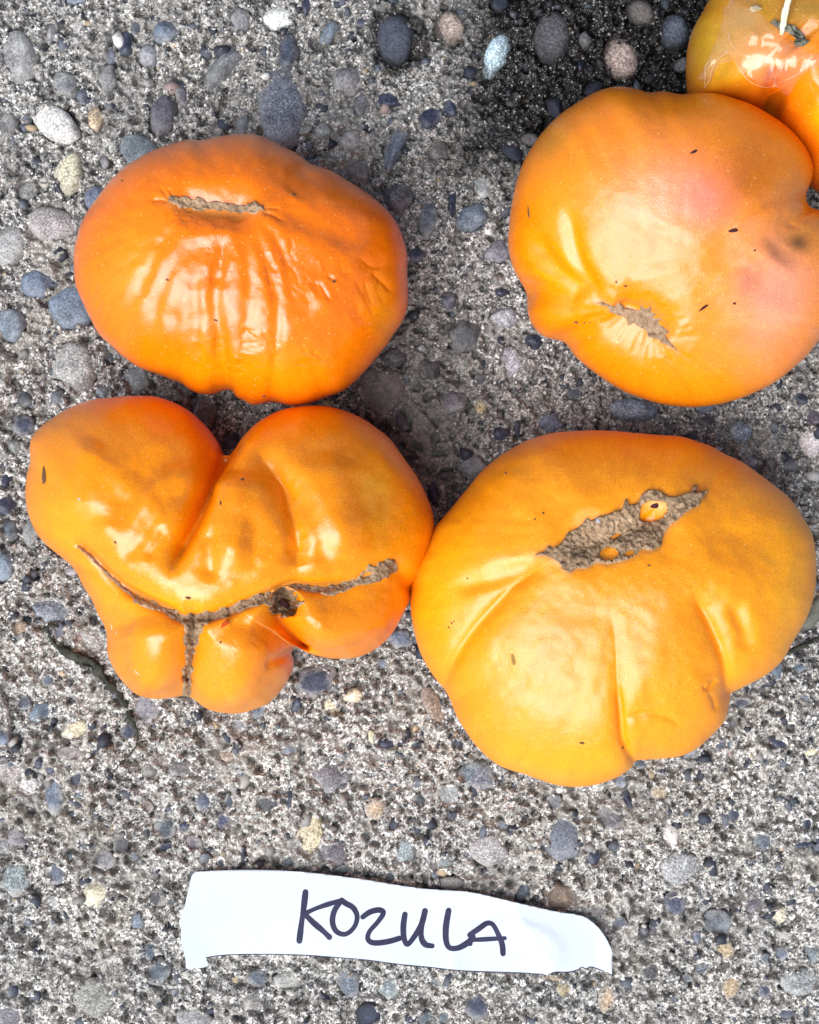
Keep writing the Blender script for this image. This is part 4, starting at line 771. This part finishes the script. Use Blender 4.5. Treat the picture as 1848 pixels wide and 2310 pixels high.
blemish(b4, t4, 'Z4', 1040, 352, 22, 11, -15, M_DARK, 'skin_split', .0003); blemish(b4, t4, 'Z4', 1025, 512, 20, 16, 0, M_DARK, 'hole', .0007); blemish(b4, t4, 'Z4', 1042, 435, 24, 14, 10, M_DARK, 'hole', .0007)
blemish(b4, t4, 'Z4', 455, 985, 28, 8, 80, mat_plain('tan_husk', (.36, .2, .05), .6, (.55, .36, .12), 900), 'blemish', .0005)
for q in ((740, 1335, 13, 6, 10), (425, 215, 8, 5, 60), (580, 382, 6, 4, 0), (545, 408, 5, 4, 0), (265, 653, 5, 4, 0), (1018, 600, 6, 4, 0), (200, 838, 5, 4, 0), (188, 856, 5, 4, 0), (210, 832, 4, 3, 0), (910, 1355, 10, 6, 0)): blemish(b4, t4, 'Z4', *q, M_SCAB)
blemish(b4, t4, 'Z4', 805, 412, 14, 16, 0, mat_plain('pale_grit', (.4, .46, .55), .6, (.6, .66, .72)), 'grit', .0012)

def tube(name, pts3, radii, mat, sides=8, flat=1.0, seed=0, rough=.15):
    r = np.random.default_rng(seed); P = catmull(np.array(pts3), 5, False); rad = np.interp(np.linspace(0, 1, len(P)), np.linspace(0, 1, len(radii)), radii)
    t = np.gradient(P, axis=0); t /= np.linalg.norm(t, axis=1, keepdims=True); up = np.array([0, 0, 1.0])
    a = np.cross(t, up); a /= (np.linalg.norm(a, axis=1, keepdims=True) + 1e-9); b = np.cross(a, t)
    th = np.linspace(0, 2 * np.pi, sides, endpoint=False); V = []
    for i in range(len(P)):
        k = rad[i] * (1 + rough * r.normal(size=sides))
        V.append(P[i] + np.outer(k * np.cos(th), a[i]) + np.outer(k * np.sin(th) * flat, b[i]))
    V = np.concatenate(V); n = len(P); idx = np.arange(n * sides).reshape(n, sides); nx = np.roll(idx, -1, 1)
    Q = np.stack([idx[:-1], nx[:-1], nx[1:], idx[1:]], -1).reshape(-1, 4)
    V = np.vstack([V, P[0], P[-1]]); T = [(n * sides, (k + 1) % sides, k) for k in range(sides)] + [(n * sides + 1, idx[-1, k], idx[-1, (k + 1) % sides]) for k in range(sides)]
    return np_mesh(name, V, Q, T)
def tube_later(P3): return tube('skin_fold', P3, [.00003, .00010, .00006, .00010, .00003], None, 6, .8, 1, .2)
# --- far upper right, split skin, mostly outside the view
O5 = [(490,-10),(400,130),(320,260),(270,400),(245,550),(238,700),(245,830),(262,960),(330,1070),(520,1100),(720,1110),(900,1150),(1040,1200),(1110,1190),(1180,1290),(1290,1480),(1440,1680),(1560,1900),(1720,2030),(1950,2080),(2250,1900),(2500,1350),(2520,700),(2300,60),(1850,-350),(1250,-430),(780,-260)]
s5 = [st('Z5', [(1085, 1200), (1130, 1050), (1170, 900), (1230, 700)], 22, 3.4, taper='end'), st('Z5', [(1350, 300), (1480, 460)], 40, 2.0), st('Z5', [(700, 560), (560, 800), (480, 950)], 16, .7), st('Z5', [(1631, 900), (1500, 1000), (1400, 1200)], 20, .8)]
t5, b5 = tomato('Z5', O5, (1350, 800), .054, .026, s5, (.84, .22, .003), N=360, NT_=110, seed=31,
                spots=[('Z5', 500, 500, 520, 620, 0, (.50, .30, .012), .95), ('Z5', 1500, 100, 600, 260, 0, (.30, .20, .035), .85), ('Z5', 900, 200, 300, 300, 0, (.42, .26, .015), .7), ('Z5', 1450, 900, 330, 400, 20, (0.84, 0.235, .002), .9), ('Z5', 1640, 1250, 120, 200, 0, (0.87, 0.381, .002), .8), ('Z5', 330, 1000, 120, 120, 0, (.62, .22, .03), .6)])
tag(t5, 'olive and orange tomato with crinkled transparent peeling skin at the corner', 'tomato', GROUP)
scar(b5, t5, 'Z5', [(1110, 245), (1180, 225), (1220, 260), (1290, 270), (1350, 260), (1420, 310), (1480, 370), (1490, 420), (1530, 440), (1470, 490), (1400, 500), (1360, 470), (1380, 400), (1290, 340), (1240, 340), (1180, 290)], relief=.0016, lift=.0006, mat=M_GREYSCAR, step=1.8)
FILM = [(470, 930), (450, 700), (520, 520), (590, 380), (640, 150), (720, -10), (950, -30), (1000, 120), (1150, 280), (1330, 430), (1420, 560), (1640, 560), (1720, 640), (1450, 800), (1330, 1000), (1230, 850), (1100, 890), (1000, 880), (880, 800), (740, 640), (690, 560), (600, 640), (520, 800)]
fx, fy, fin, fq = grid_fill(S('Z5', FILM), 17.0, jit=.40); fv = np.zeros((len(fx), 3)); fok = np.ones(len(fx), bool); fr = np.random.default_rng(9)
for k in range(len(fx)):
    hh, nn, _, _ = hit(b5, (fx[k], fy[k]))
    if hh is None: fok[k] = False
    else: fv[k] = (hh + nn * (fr.uniform(.0006, .0042) if fin[k] else fr.uniform(.0002, .0009)))[:]
fq = fq[fok[fq].all(1)]; ft = np.concatenate([np.where((np.arange(len(fq)) % 2)[:, None], fq[:, [0, 1, 2]], fq[:, [0, 1, 3]]), np.where((np.arange(len(fq)) % 2)[:, None], fq[:, [0, 2, 3]], fq[:, [1, 2, 3]])])
o = link('loose_skin', np_mesh('loose_skin', fv, tris=ft, smooth=False), M_FILM, t5)
M_FOLD = mat_plain('dry_skin_edge', (.72, .42, .20), .25, (.84, .62, .42), 900, .7, 0)
for f in ([(690, 555), (600, 600), (530, 720), (490, 850), (450, 915)], [(450, 915), (458, 780), (468, 685), (520, 635)], [(760, 650), (820, 745), (900, 820), (1030, 884), (1110, 884), (1240, 840)], [(688, 350), (720, 460), (780, 545)], [(1110, 884), (1210, 760), (1270, 640)], [(1250, 845), (1450, 720), (1640, 610)]):
    pts = catmull(S('Z5', f), 3, False); P3 = []
    for p in pts:
        hh, nn, _, _ = hit(b5, p)
        if hh is not None: P3.append((hh + nn * .0011)[:])
    link('skin_fold', tube_later(P3), M_FOLD, t5)
# straw and husk lying on it
def on(bvh, r_, p, h):
    hh, nn, _, _ = hit(bvh, S(r_, p)[0]); return np.array((hh + nn * h)[:])
pst = [on(b5, 'Z5', p, h) for p, h in (((1340, -60), .0045), ((1310, 60), .004), ((1275, 180), .0028), ((1250, 280), .0016), ((1232, 380), .0008))]
tag(link('straw', tube('straw', pst, [.0008, .0008, .0009, .0009, .0004], M_STRAW, 8, .45, 3, .06), M_STRAW), 'pale dry straw blade lying on the peeling corner tomato', 'straw')
bm = bmesh.new(); bmesh.ops.create_icosphere(bm, subdivisions=2, radius=1)
rr = random.Random(5)
for v in bm.verts: v.co *= 1 + rr.uniform(-.25, .25)
hm = bpy.data.meshes.new('seed_husk'); bm.to_mesh(hm); bm.free(); ho = link('seed_husk', hm, M_HUSK); ho.location = on(b5, 'Z5', (968, 112), .0011); ho.scale = (.0015, .0008, .0008); ho.rotation_euler = (0, 0, .1)
tag(ho, 'tiny cream coloured husk crumb left of the straw on the peeling tomato', 'husk')

# ------------------------------------------------------------------ dried stems on the concrete
def gp(r_, p, h): 
    s = S(r_, p)[0]; xy = ground_xy(s, 0); return np.array((xy[0], xy[1], float(gz_at(*s)) * .5 + h))
root = bpy.data.objects.new('dried_stem', None); C.objects.link(root); root.location = gp('R5', (420, 600), 0)
tag(root, 'blackened curled dry tomato stem beside the cleft tomato', 'dried stem')
def place(o, r): o.parent = r; o.matrix_parent_inverse = Matrix.Translation(-Vector(r.location))
st1 = link('stalk', tube('stalk', [gp('R5', p, .0012) for p in ((250, 400), (212, 392), (208, 430), (235, 475), (300, 515), (380, 540), (425, 590), (470, 660), (525, 720), (560, 785), (585, 855))], [.0003, .0004, .0004, .0006, .0010, .0008, .0008, .0010, .0008, .0006, .0003], M_TWIG, 10, .7, 2, .55), M_TWIG); place(st1, root)
st2 = link('tendril', tube('tendril', [gp('R5', p, .0006) for p in ((582, 850), (575, 900), (540, 945), (500, 985), (465, 1025))], [.0003, .00025, .0002, .0002, .0002], M_TWIG, 6, 1, 4, .2), M_TWIG); place(st2, root)
def leaf(name, r_, outline, seed, parent, mat):
    pts = S(r_, outline); c0 = pts.mean(0); r = np.random.default_rng(seed); n = len(pts)
    f = lambda p, h: (*ground_xy(p, 0), float(gz_at(*p)) * .5 + h)
    V = [f(c0, .0018)] + [f(p, r.uniform(.0004, .0018)) for p in pts] + [f((p + c0) / 2, r.uniform(.0008, .0024)) for p in pts]; T = []
    for i in range(n):
        j = (i + 1) % n; T += [(0, 1 + n + j, 1 + n + i), (1 + n + i, 1 + j, 1 + i), (1 + n + i, 1 + n + j, 1 + j)]
    o = link(name, np_mesh(name, np.array(V), tris=T), mat); md = o.modifiers.new('t', 'SOLIDIFY'); md.thickness = .0002; place(o, parent); return o
leaf('leaf', 'R5', [(290, 500), (340, 505), (365, 525), (400, 530), (420, 555), (440, 560), (438, 600), (470, 640), (455, 660), (440, 640), (410, 590), (370, 560), (300, 535)], 3, root, M_TWIG)
root2 = bpy.data.objects.new('dried_stem', None); C.objects.link(root2); root2.location = gp('Z4', (1680, 920), 0)
tag(root2, 'thin dark dry stem with a leaf scrap beside the broad tomato', 'dried stem')
s_ = link('stalk', tube('stalk', [gp('Z4', p, .0014) for p in ((1500, 985), (1590, 960), (1640, 935), (1700, 910), (1780, 880), (1860, 860))], [.0005, .0006, .0007, .0006, .0006, .0004], M_TWIG, 8, .8, 6, .18), M_TWIG); place(s_, root2)
leaf('leaf', 'Z4', [(1600, 900), (1650, 830), (1700, 740), (1760, 680), (1800, 720), (1760, 800), (1690, 860)], 8, root2, mat_plain('grey_green_leaf', (.10, .105, .085), .8, (.20, .20, .165)))

# ------------------------------------------------------------------ paper label
PO = [(62,36),(110,27),(220,22),(340,22),(470,28),(600,42),(720,58),(840,78),(960,95),(1080,103),(1150,110),(1260,135),(1380,163),(1480,185),(1560,197),(1600,213),(1640,248),(1672,292),(1694,345),(1690,372),(1692,426),(1672,418),(1650,418),(1632,406),(1608,400),(1590,408),(1575,400),(1555,412),(1520,420),(1500,416),(1470,420),(1445,432),(1425,428),(1340,422),(1220,418),(1100,413),(980,400),(860,388),(740,372),(620,362),(500,353),(380,350),(250,350),(160,355),(112,364),(122,390),(100,402),(60,404),(36,404),(32,370),(22,330),(14,290),(16,262),(6,222),(18,205),(16,185),(28,165),(36,130),(46,90)]
pp = S('Z6', PO)
def paper_z(px, py):
    """height of the curling strip above the concrete, metres; px,py measured points"""
    u = (px - 850) / 480
    z = .0031 + .0012 * u * u + .0007 * np.sin(px / 95) + .0005 * np.sin(py / 50 + px / 160)
    d = ((px - 1215) * .82 + (py - 2130) * -.57)            # crease near the right end
    z = z + .0006 * np.exp(-np.abs(d) / 26.) - .0008 * sstep(0, 120, d)
    d2 = np.hypot(px - 1140, (py - 2160) * 1.6); z = z + .0004 * np.exp(-((d2 - 120) / 22) ** 2) * (py > 2040)
    z = z + .0007 * sstep(2110, 2185, py) * sstep(520, 430, px) + .0009 * sstep(1340, 1385, px)
    return z
X, Y, pin, Qs = grid_fill(catmull(pp, 4), 5.0, jit=0)
Z = paper_z(X, Y); xy = ground_xy(np.stack([X, Y], -1), 0); f_ = (CAM_H - Z) / CAM_H
pv = np.stack([xy[:, 0] * f_, xy[:, 1] * f_, Z], -1)
paper = link('paper_label', np_mesh('paper_label', pv, Qs), M_PAPER)
tag(paper, 'torn white paper strip with the handwritten word KOZULA', 'label')
md = paper.modifiers.new('thickness', 'SOLIDIFY'); md.thickness = .00011; md.offset = -1
def ink(name, strokes, wid, h=.00008):
    V = []; Q = []; T = []
    for si, (pts, wv) in enumerate(strokes):
        p = catmull(S('Z6', pts), 7, False); n = len(p); t = np.gradient(p, axis=0); t /= (np.linalg.norm(t, axis=1, keepdims=True) + 1e-9); nr = np.stack([-t[:, 1], t[:, 0]], -1)
        ww = wid * wv * (1 + .10 * np.sin(np.linspace(0, 9, n) + si * 2))
        b = len(V)
        for i in range(n):
            for s_ in (-1, -.4, .4, 1):
                q = p[i] + nr[i] * ww[i] * s_; z = float(paper_z(q[0], q[1])) + h + .00002 * si; g = ground_xy(q, 0) * (CAM_H - z) / CAM_H; V.append((g[0], g[1], z))
            if i:
                for k in range(3): Q.append((b + 4 * (i - 1) + k, b + 4 * (i - 1) + k + 1, b + 4 * i + k + 1, b + 4 * i + k))
        for end, sg in ((0, -1), (n - 1, 1)):                  # round pen ends
            b2 = len(V); c0 = p[end]
            for a in np.linspace(-np.pi / 2, np.pi / 2, 7):
                q = c0 + (t[end] * sg * math.cos(a) + nr[end] * math.sin(a)) * ww[end]; z = float(paper_z(q[0], q[1])) + h + .00002 * si; g = ground_xy(q, 0) * (CAM_H - z) / CAM_H; V.append((g[0], g[1], z))
            for k in range(1, 6): T.append((b2, b2 + k, b2 + k + 1))
    return link(name, np_mesh(name, np.array(V), Q, T, smooth=False), M_INK, paper)
WD = 6.5
ink('letter', [([(499, 108), (492, 170), (482, 240), (475, 298)], 1.0), ([(490, 195), (540, 172), (590, 155), (640, 140)], .8), ([(492, 190), (530, 228), (565, 258), (592, 284)], .95)], WD)
ink('letter', [([(640, 140), (612, 180), (604, 225), (620, 262), (655, 272), (688, 245), (700, 205), (685, 170), (655, 152), (640, 140)], .9)], WD)
ink('letter', [([(722, 205), (750, 186), (785, 178), (802, 190), (780, 225), (748, 262), (742, 292), (765, 306), (815, 302), (866, 288)], .9)], WD)
ink('letter', [([(886, 195), (880, 240), (882, 285), (895, 312), (920, 285), (950, 235), (964, 182)], .95), ([(964, 182), (952, 240), (950, 285), (965, 312), (992, 318)], .95)], WD)
ink('letter', [([(1056, 180), (1046, 240), (1046, 295), (1060, 325), (1095, 325), (1135, 302), (1150, 282)], 1.0)], WD)
ink('letter', [([(1138, 275), (1175, 250), (1205, 230), (1228, 235), (1248, 270), (1264, 310), (1268, 348)], .9), ([(1140, 310), (1150, 296), (1200, 292), (1275, 288)], .75)], WD)
ink('edge_line', [([(112, 364), (160, 356), (250, 351), (380, 351), (500, 354), (620, 363), (740, 373), (860, 389), (980, 401), (1100, 414), (1220, 419), (1340, 423), (1425, 429)], 1)], .9)
ink('edge_line', [([(1445, 431), (1470, 420), (1520, 420), (1555, 412), (1575, 401), (1590, 407), (1608, 400), (1632, 406), (1660, 417)], 1)], 1.0)
